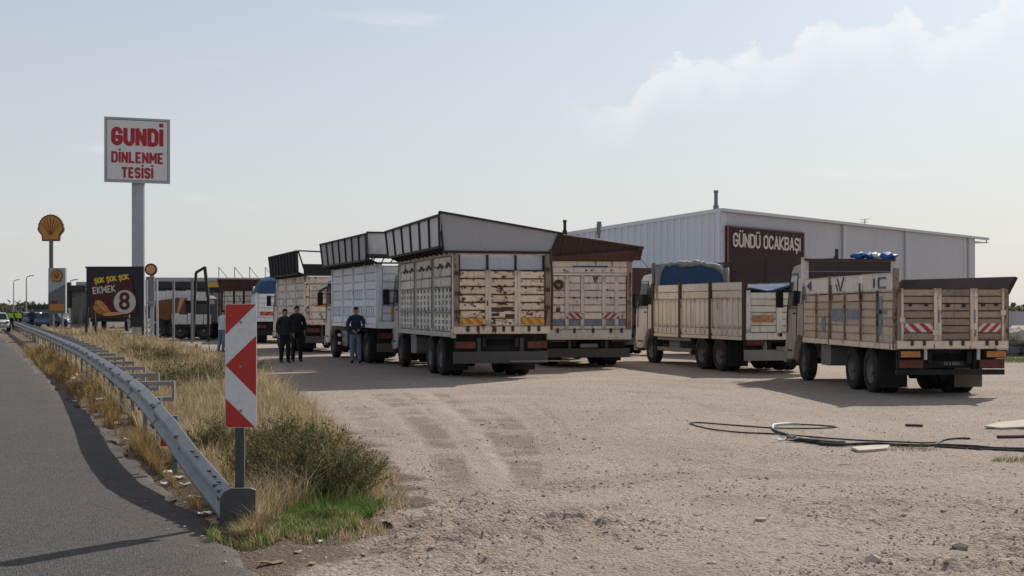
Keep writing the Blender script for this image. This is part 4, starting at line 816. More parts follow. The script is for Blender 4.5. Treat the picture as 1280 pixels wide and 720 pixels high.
# far walls and roof
A, B_ = Vector((0,0,0)), u1*LR; Cc = u1*LR + u2*LL; Dd = u2*LL; hl = HB - SL*LL
MB().add([A+Vector((0,0,HB)), B_+Vector((0,0,HB)), Cc+Vector((0,0,hl)), Dd+Vector((0,0,hl)), A+Vector((0,0,HB-.06)), B_+Vector((0,0,HB-.06)), Cc+Vector((0,0,hl-.06)), Dd+Vector((0,0,hl-.06))],
         [(0,1,2,3),(7,6,5,4),(0,4,5,1),(1,5,6,2),(2,6,7,3),(3,7,4,0)]).build('roof', M['roofm'], wh)
MB().add([B_, Cc, Cc+Vector((0,0,hl-.08)), B_+Vector((0,0,HB-.08)), Cc+Vector((.1,.1,0)), Dd, Dd+Vector((0,0,hl-.08)), Cc+Vector((.1,.1,hl-.08))], [(0,1,2,3),(4,5,6,7)]).build('rear_wall', M['clad'], wh)
def flue(px, ytop, ybase, Y, r, m):
    p = P(px, ybase, Y) - C0; q = P(px, ytop, Y) - C0; q.x, q.y = p.x, p.y
    MB().tube([p - Vector((0,0,.6)), q], r, 10).tube([p - Vector((0,0,.3)), p + Vector((0,0,.18))], r*1.5, 10).tube([q - Vector((0,0,.12)), q], r*1.25, 10).build('flue', m, wh, smooth=40)
flue(895, 238, 261, 75.6, .10, M['steel']); flue(749, 277, 284, 79.6, .10, M['steel']); flue(706, 275, 292, 80.2, .09, M['dark'])
b = MB(); p = P(1081, 281, 92) - C0; b.tube([p - Vector((0,0,.8)), p + Vector((0,0,.35))], .03, 6); b.bar(p+Vector((-.3,0,.33)), p+Vector((.3,.0,.38)), .03,.03); b.bar(p+Vector((-.25,0,.15)), p+Vector((.2,0,.2)), .03,.03)
b.build('antenna', M['steel'], wh)
for px in (1052, 1130, 1209): piece('downpipe', rw, u_at(px)-.06, u_at(px)+.06, -.19, -.071, 0, HB-.12, M['trim'])
s0, s1 = u_at(905), u_at(1001); sz1, sz0 = PZ(284, 76.5), PZ(350, 76.5)
sb = MB().box(s0,s1,-.20,-.071,sz0,sz1).build('sign_board', M['signmaroon'], rw)
b = MB()
for z in (sz0, sz1): b.box(s0-.04,s1+.04,-.23,-.2005,z-.04,z+.04)
b.box(s0-.04,s0+.10,-.225,-.2005,sz0+.04,sz1-.04).box(s1-.10,s1+.04,-.225,-.2005,sz0+.04,sz1-.04); b.build('sign_frame', M['shr'], sb)
wd_ = s1-s0; strokes('sign_lettering', 'GÜNDÜ', sb, (s0+wd_*.235,-.2005,sz1-.70), None, wd_*.34, .76, M['signwhite'], .12, .03, gap=.42); strokes('sign_lettering', 'OCAKBAŞI', sb, (s0+wd_*.695,-.2005,sz1-.70), None, wd_*.50, .76, M['signwhite'], .12, .03, gap=.42)
for i in range(9):      # small flame ornaments along the board
    x = s0 + (s1-s0)*(.04 + .115*i); MB().prism([(x-.14,sz1-.30),(x+.14,sz1-.30),(x+.05,sz1-.18),(x+.02,sz1-.08),(x-.07,sz1-.17)], -.212, -.2005, frY).build('flame_ornament', M['rustred'], sb)

# ------------------------------------------------------------------ trucks
WR = .50
tp = [(-.13,.30),(-.135,.42),(-.12,.47),(-.10,.495),(-.045,.50),(-.04,.488),(-.02,.488),(-.015,.50),(.015,.50),(.02,.488),(.04,.488),(.045,.50),(.10,.495),(.12,.47),(.135,.42),(.13,.30)]
_t = MB().lathe(tp, 28).build('wheel', M['tyre'], smooth=40, recalc=False); TYRE = _t.data; bpy.data.objects.remove(_t)
b = MB().lathe([(-.10,.302),(-.115,.29),(-.08,.26),(-.03,.23),(.02,.14),(-.02,.13),(-.06,.11),(-.10,.10),(-.10,.001),(.08,.001),(.08,.29),(.10,.302)], 24)
for i in range(10):
    t = i*.628; b.tube([(.02,.18*math.cos(t),.18*math.sin(t)),(-.03,.18*math.cos(t),.18*math.sin(t))], .016, 5)
_t = b.build('rim', M['rim'], smooth=35, recalc=False); RIM = _t.data; bpy.data.objects.remove(_t)
def wheel(root, x, y, flip):
    o = inst('wheel', TYRE, root, (x, y, WR), (R(random.uniform(0,360)), 0, math.pi if flip else 0)); inst('rim', RIM, o); return o
CABS = {}
def cab(root, L, m, fair=False):
    key = m.name
    if key in CABS: return place(copy_tree(CABS[key], root), (0, L+.12, 0), None)
    arc = [(.30 + .64*math.cos(R(a)), .52 + .64*math.sin(R(a))) for a in (3, 25, 50, 75, 100, 118)]
    prof = [(0,1.08),(0,2.72),(.10,2.90),(.35,2.98),(1.05,2.93),(1.28,2.78),(1.58,1.86),(1.68,1.60),(1.70,.60),(1.62,.50),(1.10,.50)] + arc
    bm = bmesh.new(); hw = 1.16; n = len(prof)
    vs = [[bm.verts.new((s*hw*(1 - (.05 if z > 1.9 else 0)*(z-1.9)), y, z)) for y, z in prof] for s in (-1, 1)]
    for s in (0, 1): bm.faces.new(vs[s] if s else vs[s][::-1])
    for i in range(n): bm.faces.new((vs[0][i], vs[0][(i+1) % n], vs[1][(i+1) % n], vs[1][i]))
    bmesh.ops.recalc_face_normals(bm, faces=bm.faces)
    bmesh.ops.bevel(bm, geom=[e for e in bm.edges if len(e.link_faces) == 2 and e.calc_face_angle(0) > .5], offset=.05, segments=2, affect='EDGES', profile=.6)
    me = bpy.data.meshes.new('cab'); bm.to_mesh(me); bm.free(); me.materials.append(m); shade(me, 30)
    c = bpy.data.objects.new('cab', me); COL.objects.link(c); c.parent = root; c.location = (0, L+.12, 0)
    for s in (-1, 1):
        f = lambda a, b_, d: (s*(hw*(1 - .05*max(0, b_-1.9)) + d), a, b_)
        MB().prism([(.62,1.90),(1.42,1.90),(1.20,2.66),(.62,2.66)], -.01, .006, f).build('side_window', M['glass'], c)
        MB().prism([(.10,1.95),(.50,1.95),(.50,2.60),(.10,2.60)], -.01, .004, f).build('rear_window', M['glass'], c)
        b = MB()
        for a, q in (((.58,1.1),(.58,2.72)), ((.58,2.72),(1.24,2.72)), ((1.46,1.86),(1.24,2.72)), ((1.48,1.2),(1.46,1.86)), ((.58,1.84),(1.48,1.84))): b.bar(f(*a,.003), f(*q,.003), .02, .02)
        b.build('door_seam', M['flap'], c)
        MB().box(s*1.18-.015,s*1.18+.015,.66,.82,1.68,1.72).build('handle', M['flap'], c)
        MB().box(s*1.38-.09,s*1.38+.09,1.40,1.50,1.85,2.32).box(s*1.27-.13,s*1.27+.13,1.43,1.46,2.26,2.29).box(s*1.27-.13,s*1.27+.13,1.43,1.46,1.88,1.91).build('mirror', M['flap'], c)
        MB().box(s*1.0-.14,s*1.0+.14,1.66,1.74,.75,.95).build('headlamp', M['lampwhite'], c)
        MB().box(s*1.12-.06,s*1.12+.05,1.0,1.45,.42,.48).box(s*1.12-.06,s*1.12+.05,1.0,1.45,.72,.76).build('step', M['chassis'], c)
    nx = Vector((0, .92, .30)).normalized()
    MB().add([(-1.02,1.575,1.92),(1.02,1.575,1.92),(.98,1.31,2.72),(-.98,1.31,2.72)]+[(-1.02,1.60,1.93),(1.02,1.60,1.93),(.98,1.335,2.73),(-.98,1.335,2.73)], [(0,1,2,3),(7,6,5,4),(0,4,5,1),(1,5,6,2),(2,6,7,3),(3,7,4,0)]).build('windscreen', M['glass'], c)
    MB().box(-1.17,1.17,1.60,1.80,.42,.72).build('front_bumper', M['bumperlt'], c); MB().box(-.8,.8,1.69,1.73,1.0,1.5).build('grille', M['flap'], c)
    CABS[key] = c
def truck(name, label, rl, head, W, L, bed, z=0.0, cabm='cabwhite', group='parked cargo trucks', axles=(1.95, 3.3), lampy=.80, bumper='bumper', bz=(.40,.66), guard=False, flapm=('flap','flap'), cargo=True, tank=True, plate=True):
    th = R(head); rt = Vector((math.cos(th), math.sin(th), 0)); p = Vector((rl[0], rl[1], z)) + rt*W/2
    root = tag(empty(name, p, th), label, 'truck', group)
    b = MB()
    for s in (-1, 1): b.box(s*.42-.05,s*.42+.05,.15,L+1.3,bed-.34,bed-.10)
    for y in np.arange(.3, L+1, .9): b.box(-.37,.37,y,y+.08,bed-.30,bed-.14)
    for y in axles + (L+.42,): b.tube([(-.85,y,WR),(.85,y,WR)], .075, 8)
    for y in axles: b.tube([(-.2,y,WR),(.2,y,WR)], .2, 10)
    b.build('chassis', M['chassis'], root)
    for s in (-1, 1):
        wheel(root, s*(W/2-.22), L+.42, s > 0)
        for y in axles:
            wheel(root, s*(W/2-.19), y, s > 0); wheel(root, s*(W/2-.49), y, s < 0)
        MB().box(s*(W/2-.34)-.30,s*(W/2-.34)+.30,axles[0]-.72,axles[0]-.70,.16,bed-.12).build('mud_flap', M[flapm[0 if s < 0 else 1]], root)
    if tank:
        MB().prism(rrect(-.35,.35,.48,1.0,.1), -W/2+.12, -W/2+.62, lambda a,c,d: (d, L-1.55+a*1.2, c-.02)).build('fuel_tank', M['steel'], root, smooth=40)
        MB().box(W/2-.55,W/2-.12,L-2.0,L-1.1,.52,.95).build('battery_box', M['chassis'], root)
    if guard:
        for s in (-1, 1):
            for zz in (.48, .82): MB().box(s*(W/2-.05)-.02,s*(W/2-.05)+.02,axles[1]+.75,L-.3,zz,zz+.12).build('side_guard', M['bumperlt'], root)
    MB().box(-W/2+.02,W/2-.02,.10,.16,bz[0],bz[1]).box(-.6,-.5,.16,.3,bz[0],bed-.1).box(.5,.6,.16,.3,bz[0],bed-.1).build('rear_bumper', M[bumper], root)
    for s in (-1, 1):
        t = MB().box(s*(W/2-.31)-.27,s*(W/2-.31)+.27,.06,.16,lampy-.10,lampy+.09).build('tail_lamp', M['flap'], root)
        MB().box(s*(W/2-.31)-.25,s*(W/2-.31)+.25,.04,.0595,lampy-.085,lampy+.075).build('lens', M['lampred'], t)
    if plate: MB().box(-.26,.26,.05,.065,bed-.36,bed-.25).build('number_plate', M['bumperlt'], root)
    MB().box(-W/2+.10,W/2-.10,.30,.36,.60,bed-.02).box(-.36,.36,.36,1.0,.62,bed-.10).build('dark_crossmember', M['chassis'], root)  # full-width dark box added to darken the open gap under the bed
    for y in np.arange(.5, L, .62): piece('bearer', root, -W/2+.04, W/2-.04, y, y+.09, bed-.10, bed+.078, M['chassis'])
    for s in (-1, 1):
        b = MB(); yc = (axles[0]+axles[1])/2; b.box(s*(W/2-.33)-.30,s*(W/2-.33)+.30,yc-1.25,yc+1.25,WR*2+.02,WR*2+.045); b.build('mudguard', M['chassis'], root)
    inst('rim', RIM, inst('spare_wheel', TYRE, root, (.35, axles[1]+1.2, .75), (0, R(90), 0)))
    MB().box(-W/2+.05,W/2-.05,.06,L,bed+.08,bed+.16).build('cargo_floor', M['rusty'], root)
    cab(root, L, M[cabm])
    root['W'] = W; root['L'] = L
    return root
def part(root, name, side, mb, m, z=0.0, tilt=0.0, inset=0.0):
    W, L = root['W'], root['L']
    o = {'rear': ((-W/2, inset, z), 0), 'left': ((-W/2+inset, L, z), -90), 'right': ((W/2-inset, 0, z), 90), 'front': ((W/2, L-inset, z), 180)}[side]
    pp = getattr(mb, 'pp', [])
    if pp and not mb.v: x0, x1 = min(q[0] for q in pp), max(q[1] for q in pp); mb.box(x0+.01, x1-.01, .052, .075, pp[0][4]+.05, pp[0][4]+.13); mb.box(x0+.01, x1-.01, .052, .075, pp[0][5]-.15, pp[0][5]-.07)
    q = mb.build(name, m, root, o[0], (tilt, 0, R(o[1])))
    for p in pp: piece('post', q, *p, m, (0, random.uniform(-.006,.006), 0))
    return q
_slot = {}
def slot_mesh(w_, h_, nc, nr, fx, fz, m, th=.03):
    key = (round(w_,3), round(h_,3), nc, nr, fx, fz, m.name)
    if key in _slot: return _slot[key]
    b = MB(); xsl = []; cw = w_/nc; ch = h_/nr
    gx = [0.0]; gzv = [0.0]
    for i in range(nc): gx += [cw*(i+.5-fx/2), cw*(i+.5+fx/2)]
    for j in range(nr): gzv += [ch*(j+.5-fz/2), ch*(j+.5+fz/2)]
    gx.append(w_); gzv.append(h_); n = len(gx); k = len(gzv)
    V = [(x, y, zz) for y in (0, th) for zz in gzv for x in gx]; F = []
    idx = lambda s, j, i: s*n*k + j*n + i
    for j in range(k-1):
        for i in range(n-1):
            hole = (i % 2 == 1) and (j % 2 == 1)
            if not hole: F += [(idx(0,j,i), idx(0,j,i+1), idx(0,j+1,i+1), idx(0,j+1,i)), (idx(1,j,i), idx(1,j+1,i), idx(1,j+1,i+1), idx(1,j,i+1))]
            else: F += [(idx(0,j,i), idx(0,j+1,i), idx(1,j+1,i), idx(1,j,i)), (idx(0,j,i+1), idx(1,j,i+1), idx(1,j+1,i+1), idx(0,j+1,i+1)), (idx(0,j,i), idx(1,j,i), idx(1,j,i+1), idx(0,j,i+1)), (idx(0,j+1,i), idx(0,j+1,i+1), idx(1,j+1,i+1), idx(1,j+1,i))]
    b.add(V, F); me = bpy.data.meshes.new('slotted_panel'); me.from_pydata(b.v, [], b.f); me.materials.append(m); me.update(); _slot[key] = me; return me
def bays(p, edges, rows, y0=0.0, th=.035, gap=.010, jit=.006):
    for x0, x1 in edges:
        z = 0.0
        for r in rows:
            h = r[1]; m = r[2]; j = random.uniform(-jit, jit)
            if r[0] == 'p': piece('plank', p, x0, x1, y0+j, y0+th+j, z+gap/2, z+h-gap/2, m, (random.uniform(-.02,.02), random.uniform(-.008,.008), random.uniform(-.004,.004)))
            elif r[0] == 'v':
                n = r[3]
                for i in range(n):
                    j = random.uniform(-jit, jit); piece('plank', p, x0+(x1-x0)*i/n+gap/2, x0+(x1-x0)*(i+1)/n-gap/2, y0+j, y0+th+j, z+gap/2, z+h-gap/2, m)
            elif r[0] == 's': inst('slotted_panel', slot_mesh(x1-x0, h-gap, r[3], r[4], r[5], r[6], m), p, (x0, y0+j, z+gap/2))
            elif r[0] == 'g': pass
            z += h
def clip(poly, x0, x1, z0, z1):
    for ax, lim, sg_ in ((0,x0,1),(0,x1,-1),(1,z0,1),(1,z1,-1)):
        out = []
        for i in range(len(poly)):
            a, c = poly[i-1], poly[i]; ia, ic = sg_*(a[ax]-lim) >= 0, sg_*(c[ax]-lim) >= 0
            if ia != ic: t = (lim-a[ax])/(c[ax]-a[ax]); out.append((a[0]+t*(c[0]-a[0]), a[1]+t*(c[1]-a[1])))
            if ic: out.append(c)
        poly = out
        if not poly: return []
    return poly
def chevron(p, x0, x1, z0, z1, ma, mb_, slope=1, y=-.02, n=5):
    o = MB().box(x0,x1,y,y+.008,z0,z1).build('chevron_plate', ma, p); h = z1-z0; st = (x1-x0)/n*2
    for i in range(-3, n+2):
        a = x0 + st*i; q = clip([(a,z0),(a+st*.5,z0),(a+st*.5+slope*h,z1),(a+slope*h,z1)], x0+.003, x1-.003, z0+.003, z1-.003)
        if len(q) > 2: MB().prism(q, y-.003, y-.0004, frY).build('stripe', mb_, o)
    return o
def flare(root, name, side, z, length, hl, hr, tilt, e0, e1, nr, pm, rm, y=0.0, inset=0.0, toprail=.05, ribw=.05, cover=True, b0=0.0):
    B = lambda t: Vector((b0 + t*(length-b0), y, 0)); T = lambda t: Vector((-e0 + t*(length+e0+e1), y, hl+(hr-hl)*t))
    b = MB()
    for i in range(nr+1): t = i/nr; b.bar(B(t)+Vector((0,-.025,0)), T(t)+Vector((0,-.025,0)), ribw, .05, 0, (1,0,0))
    b.bar(T(0)+Vector((0,-.03,0)), T(1)+Vector((0,-.03,0)), .06, toprail); b.bar(B(0)+Vector((0,-.03,0)), B(1)+Vector((0,-.03,0)), .06, .06)
    o = part(root, name, side, b, rm, z, tilt, inset)
    if cover:
        for i in range(nr):
            a, c = i/nr, (i+1)/nr; q = [B(a), B(c), T(c), T(a)]; d = Vector((0, .018, 0))
            MB().add(q + [v+d for v in q], [(0,1,2,3),(7,6,5,4),(0,4,5,1),(1,5,6,2),(2,6,7,3),(3,7,4,0)]).build('flare_panel', pm, o)
    return o
def posts(b, xs_, z0, z1, w_=.08, y0=-.035, y1=.05, m=0):
    b.pp = getattr(b, 'pp', []) + [(x-w_/2, x+w_/2, y0, y1, z0, z1) for x in xs_]
def far_sides(root, z0, z1, m, mp, n=5, sides=('right','front')):
    for sd_ in sides:
        ln = root['L'] if sd_ in ('right','left') else root['W']; b = MB(); posts(b, np.linspace(.06, ln-.06, 5), 0, z1-z0); p = part(root, 'side_board', sd_, b, mp, z0, 0, .0 if sd_ == 'right' else .03)
        bays(p, [(.02, ln-.02)], [('p', (z1-z0)/n, m)]*n)
def grime(p, x, z, s, m=None):
    piece('hook', p, x-s/2, x+s/2, -.05, .0, z-s/2, z+s/2, m or M['rusty'])

def recolor(p, m, name='post'):
    piece('tmp', None, 0, 1, 0, 1, 0, 1, m); bpy.data.objects.remove(bpy.data.objects['tmp'])
    for c in p.children:
        if c.name.split('.')[0] == name: c.data = _ub[m.name]
# --- the rusty cream truck in the middle
t = truck('cargo_truck', 'rusty cream high sided truck in the middle with a grey flared top panel', (-1.43, 35.3), 14.5, 2.45, 7.5, 1.10, lampy=.83, bz=(.37,.66), plate=False)
W, L = 2.45, 7.5
b = MB(); b.box(0,W,-.05,.10,0,.19); posts(b, (.06, W-.06), .19, 2.0, .12, -.05, .06)
tg = part(t, 'tailgate', 'rear', b, M['postbeige'], 1.10); piece('top_rail', tg, .12, W-.12, -.01, .04, 1.95, 2.0, M['postbeige'])
recolor(tg, M['rustbeige'])
for x in (.35,.60,1.0,1.25,1.48,1.9,2.15): piece('hinge', tg, x-.035, x+.035, -.075, -.051, .06, .20, M['rusty'])
for z in (.5,.95,1.45): piece('latch', tg, .02, .16, -.09, -.051, z, z+.09, M['rusty']); piece('latch', tg, W-.16, W-.02, -.09, -.051, z+.1, z+.19, M['rusty'])
fr_ = part(t, 'tailgate_panel', 'rear', MB().box(.13,W-.13,.035,.05,.0,1.38), M['rusty'], 1.29)
e3 = [(.15,.79),(.93,1.55),(1.70,2.30)]; bays(fr_, e3, [('p', 1.37/7, M['cream'])]*7, -.01, gap=.026)
for x in (.83,.905,1.575,1.655): piece('upright', fr_, x-.035, x+.035, -.035, .03, .0, 1.38, M['postbeige'])
for x0 in (.17, 1.72): chevron(fr_, x0, x0+.58, .045, .20, M['yellow'], M['orange'], -1)
for x, z in ((.28,.95),(.66,.95),(1.82,.95),(2.18,.95),(1.15,1.0),(1.30,1.0),(1.18,.85)): grime(fr_, x, z, .045)
for x, z, s in ((1.1,.40,.16),(1.36,.42,.14),(1.05,.28,.10),(1.42,.25,.12),(1.24,.55,.08)): piece('rust_patch', fr_, x-s, x+s, -.022, -.012, z-s*.3, z+s*.4, M['rusty'])
ub = part(t, 'upper_board', 'rear', MB().box(.12,W-.12,.12,.14,0,.02), M['rusty'], 2.67)
for i in range(3): piece('panel', ub, .15+i*.72+.03, .15+i*.72+.69, .10, .13, .02, .45, M['bluegrey'])
for i in range(4): piece('upright', ub, .15+i*.72-.03, .15+i*.72+.03, .08, .14, .0, .47, M['darkrib'])
b = MB(); posts(b, (.05, 2.5, 5.0, L-.05), -.12, 2.0, .11, -.05, .05); b.box(0,L,-.04,.06,-.10,.02); b.box(0,L,-.02,.05,1.93,2.0)
sb_ = part(t, 'side_board', 'left', b, M['postwhite'], 1.12)
bays(sb_, [(.12,2.43),(2.57,4.93),(5.07,L-.12)], [('g',.03,None), ('s',.48,M['creamside'],5,3,.46,.62), ('s',.64,M['creamside'],5,4,.46,.62), ('p',.26,M['creamside']), ('p',.26,M['creamside']), ('p',.24,M['creamside'])])
for x0 in (.3,2.7,5.2):      # loop brackets on the upper planks
    for dx in (.5, 1.5):
        o = MB().tube([(x0+dx,-.03,1.62),(x0+dx+.35,-.05,1.74),(x0+dx+.6,-.03,1.62)], .02, 5).build('bracket', M['rusty'], sb_)
for x in (.02, 2.55, 5.05, L-.02): piece('rust_strap', sb_, x-.03, x+.03, -.062, -.052, .1, 1.9, M['rusty'])
part(t, 'shade_backing', 'left', MB().box(.1,L-.1,.07,.085,.0,1.9), M['rusty'], 1.15); far_sides(t, 1.12, 3.08, M['cream'], M['postbeige'], 7)  # dark sheet behind the slots stands in for the shade inside
def left_flare(t, L, zb, zu, out, zt, nr, pm, rm):
    h = math.hypot(out, zu-zb)
    o = part(t, 'flare_underside', 'left', MB().box(0,L,.03,.045,0,h), M['rusty'], zb, math.atan2(out, zu-zb))
    for i in range(nr*2+1): x = .04+(L-.08)*i/(nr*2); piece('flare_bracket', o, x-.035, x+.035, -.03, .029, .0, h, M['darkrib'])
    f = flare(t, 'side_flare', 'left', zu, L, zt-zu, zt-zu, R(5), .12, .25, nr, pm, rm, -out); return f
left_flare(t, L, 3.10, 3.26, .33, 4.03, 6, M['flarewhite'], M['darkrib'])
o = flare(t, 'rear_flare', 'rear', 3.12, W, .98, .49, R(9), .40, .30, 1, M['flaregrey'], M['darkrib'], ribw=.04, b0=-.26)
flare(t, 'side_flare', 'right', 3.12, L, .50, .8, R(20), .1, .1, 6, M['flaregrey'], M['darkrib'])
flare(t, 'front_flare', 'front', 3.10, W, .8, .8, R(8), .2, .2, 4, M['flaregrey'], M['darkrib'])
MB().tube([(W/2+.04,-.02,1.2),(W/2+.06,-.03,2.4),(W/2+.0,-.06,3.2)], .03, 6).build('chain', M['rusty'], t)
MB().bar((.2,.02,.42),(1.75,.02,.42),.03,.025).build('crossbar', M['bumperlt'], t)

# --- pale truck just behind it with brown mesh flare
t = truck('cargo_truck', 'pale truck with red white tail chevrons and brown mesh flare beside rusty cream truck', (PX(684,42), 42, 0), 8, 2.5, 7, .95, lampy=.84, bz=(.30,.56))
W, L = 2.5, 7.0
b = MB(); b.box(0,W,-.05,.10,-.10,.20); posts(b, (.07, W-.07), .20, 2.25, .13, -.05, .07)
tg = part(t, 'tailgate', 'rear', b, M['postwhite'], .92); piece('middle_rail', tg, .14, W-.14, -.03, .05, 1.78, 1.84, M['postwhite'])
recolor(tg, M['rustbeige'])
for x in (.3,.8,1.35,1.88,2.2): piece('hinge', tg, x-.035, x+.035, -.075, -.051, .10, .24, M['rusty'])
bk = part(t, 'tailgate_panel', 'rear', MB().box(.14,W-.14,.035,.05,0,1.58), M['rusty'], 1.13)
for e_, n in (((.16,.52),6),((.64,.98),6),((1.10,1.62),6),((1.74,2.02),6),((2.10,2.34),6)): bays(bk, [e_], [('p',.10,M['offwhite']),('p',.18,M['bluepaint'])]+[('p',1.28/6,M['offwhite'])]*6, -.005)
for x in (.58,1.04,1.68,2.06): piece('upright', bk, x-.05, x+.05, -.04, .03, 0, 1.57, M['postwhite'])
chevron(bk, .56, 1.06, .30, .47, M['chevwhite'], M['chevred'], -1, -.055); chevron(bk, 1.62, 2.12, .30, .47, M['chevwhite'], M['chevred'], 1, -.055)
for x in (.35,.80,1.22,1.48,1.88,2.2): grime(bk, x, .92, .05)
bm_ = part(t, 'upper_board', 'rear', MB().box(.14,W-.10,-.01,.03,0,.02), M['rusty'], 2.77)
bays(bm_, [(.15,W-.11)], [('p',.17,M['offwhite']),('p',.20,M['offwhite'])], -.03)
piece('blue_bar', bm_, .75, 1.80, -.045, -.036, .17, .21, M['navy'])
for x in (.5,1.15,1.32,1.9): grime(bm_, x, .08, .05)
MB().lathe([(-.02,.15),(.02,.15),(.02,.06),(-.02,.06)], 14).build('ring', M['rusty'], bk, (.33,-.05,1.30), (0,0,R(90)))
far_sides(t, 1.0, 3.12, M['offwhite'], M['postwhite'], 7, ('left','right','front'))
flare(t, 'rear_flare', 'rear', 3.16, W, .80, .40, R(18), -.05, .34, 6, M['brownmesh'], M['rustred'], ribw=.045)
o = part(t, 'lower_flare', 'rear', MB().add([(0,-.12,0),(W+.25,-.12,0),(W+.32,-.16,.32),(1.2,-.14,.20),(0,-.13,.10)]+[(0,-.08,0),(W+.25,-.08,0),(W+.32,-.12,.32),(1.2,-.10,.20),(0,-.09,.10)], [(0,1,2,3,4),(9,8,7,6,5)]+[(i,(i+1)%5,(i+1)%5+5,i+5) for i in range(5)]), M['rustred'], 3.14)
flare(t, 'side_flare', 'right', 3.14, L, .4, .5, R(28), .3, .1, 6, M['brownmesh'], M['rustred']); flare(t, 'side_flare', 'left', 3.14, L, .6, .6, R(10), .1, 0, 6, M['brownmesh'], M['rustred'])
MB().tube([(W/2+.3,.05,3.2),(W/2+.75,.3,2.75)], .012, 4).build('rope', M['darkrib'], t)

# --- white truck at its other side
t = truck('cargo_truck', 'white slotted side truck with dark ribbed flare, in front of the man in jeans', (PX(472,44), 44, 0), 18, 2.45, 7.2, 1.18, lampy=.9)
W, L = 2.45, 7.2
b = MB(); posts(b, (.05,1.85,3.6,5.4,L-.05), -.12, 1.86, .10, -.05, .05); b.box(0,L,-.04,.06,-.12,.0)
sb_ = part(t, 'side_board', 'left', b, M['white'], 1.25)
bays(sb_, [(.11,1.79),(1.91,3.54),(3.66,5.34),(5.46,L-.11)], [('p',.24,M['white']),('s',.30,M['white'],5,1,.42,.80),('p',.24,M['white']),('s',.30,M['white'],5,1,.26,.8),('p',.26,M['white']),('p',.26,M['white']),('p',.25,M['white'])])
inn = part(t, 'shade_backing', 'left', MB().box(.1,L-.1,.06,.075,.0,1.8), M['black'], 1.25)  # black sheet added so the slots read as a shaded interior
b = MB(); b.box(0,W,-.05,.10,-.1,.12); posts(b, (.07,W-.07), .12, 1.9, .12); tg = part(t, 'tailgate', 'rear', b, M['white'], 1.22)
bays(part(t, 'tailgate_panel', 'rear', MB().box(.14,W-.14,.035,.05,0,1.7), M['white'], 1.35), [(.16,.82),(.92,1.54),(1.64,2.30)], [('p',.24,M['white'])]*7, -.005)
piece('sticker', tg, .42, .95, -.062, -.054, .30, .55, M['orange']); piece('sticker', tg, .42, .95, -.062, -.054, .17, .29, M['bluepaint'])
far_sides(t, 1.25, 3.1, M['white'], M['white'], 7)
left_flare(t, L, 3.10, 3.24, .33, 4.03, 7, M['flaregrey'], M['darkrib'])
flare(t, 'rear_flare', 'rear', 3.30, W, .76, .76, R(6), .36, .2, 3, b0=-.32, pm=M['flarewhite'], rm=M['darkrib'])
o = part(t, 'rear_lattice', 'rear', MB().box(-.2,W,-.10,-.06,-.02,.03).box(-.3,W,-.10,-.06,.22,.27), M['darkrib'], 3.12)
for i in range(9): p0 = Vector((-.2+i*.29,-.08,.0)); MB().bar(p0, p0+Vector((.15,0,.24)), .03,.03).build('brace', M['darkrib'], o)
flare(t, 'side_flare', 'right', 3.14, L, .7, .7, R(15), .1, .1, 7, M['flaregrey'], M['darkrib'])
for z in (.5,.78): MB().box(-W/2+.0,-W/2+.04,L-1.35,L-.95,z,z+.09).build('marker_plate', M['palehose'], t)

# --- cream truck beyond with open black rack
t = truck('cargo_truck', 'cream truck with an open black rack, behind the two men in dark clothes', (PX(382,56), 56, 0), 18, 2.45, 7, 1.2, lampy=.9)
W, L = 2.45, 7.0
b = MB(); posts(b, (.05,2.3,4.65,L-.05), -.12, 1.8, .12, -.05, .05); b.box(0,L,-.04,.06,-.12,.0)
sb_ = part(t, 'side_board', 'left', b, M['postbeige'], 1.25); bays(sb_, [(.12,2.23),(2.37,4.58),(4.72,L-.12)], [('p',.30,M['creamside'])]*6)
b = MB(); b.box(0,W,-.05,.10,-.1,.12); posts(b, (.07,W-.07), .12, 1.8, .12); tg = part(t, 'tailgate', 'rear', b, M['cream'], 1.2)
tp_ = part(t, 'tailgate_panel', 'rear', MB().box(.14,W-.14,.035,.05,0,1.66), M['cream'], 1.33); bays(tp_, [(.16,W-.16)], [('p',.275,M['offwhite'])]*6, -.005)
chevron(tp_, .35, 1.15, .48, .62, M['yellow'], M['orange']); MB().tube([(.5,-.08,.7),(.55,-.2,1.1),(.8,-.15,1.25),(1.0,-.1,.9)], .06, 8).build('spare_hose', M['hose'], tp_)
far_sides(t, 1.25, 3.0, M['cream'], M['postbeige'], 6)
left_flare(t, L, 3.02, 3.12, .28, 4.0, 9, M['blackmesh'], M['darkrib'])
flare(t, 'rear_flare', 'rear', 3.05, W, .95, .85, R(10), .32, .2, 2, M['blackmesh'], M['darkrib'], ribw=.07, cover=False)
o = part(t, 'rack_rail', 'rear', MB().box(-.15,W+.1,-.16,-.11,.36,.42), M['darkrib'], 3.05); piece('mesh_panel', o, -.1, W, -.15, -.13, -.02, .36, M['blackmesh'])
flare(t, 'side_flare', 'right', 3.05, L, .8, .8, R(12), .1, .1, 7, M['blackmesh'], M['darkrib'], cover=False)

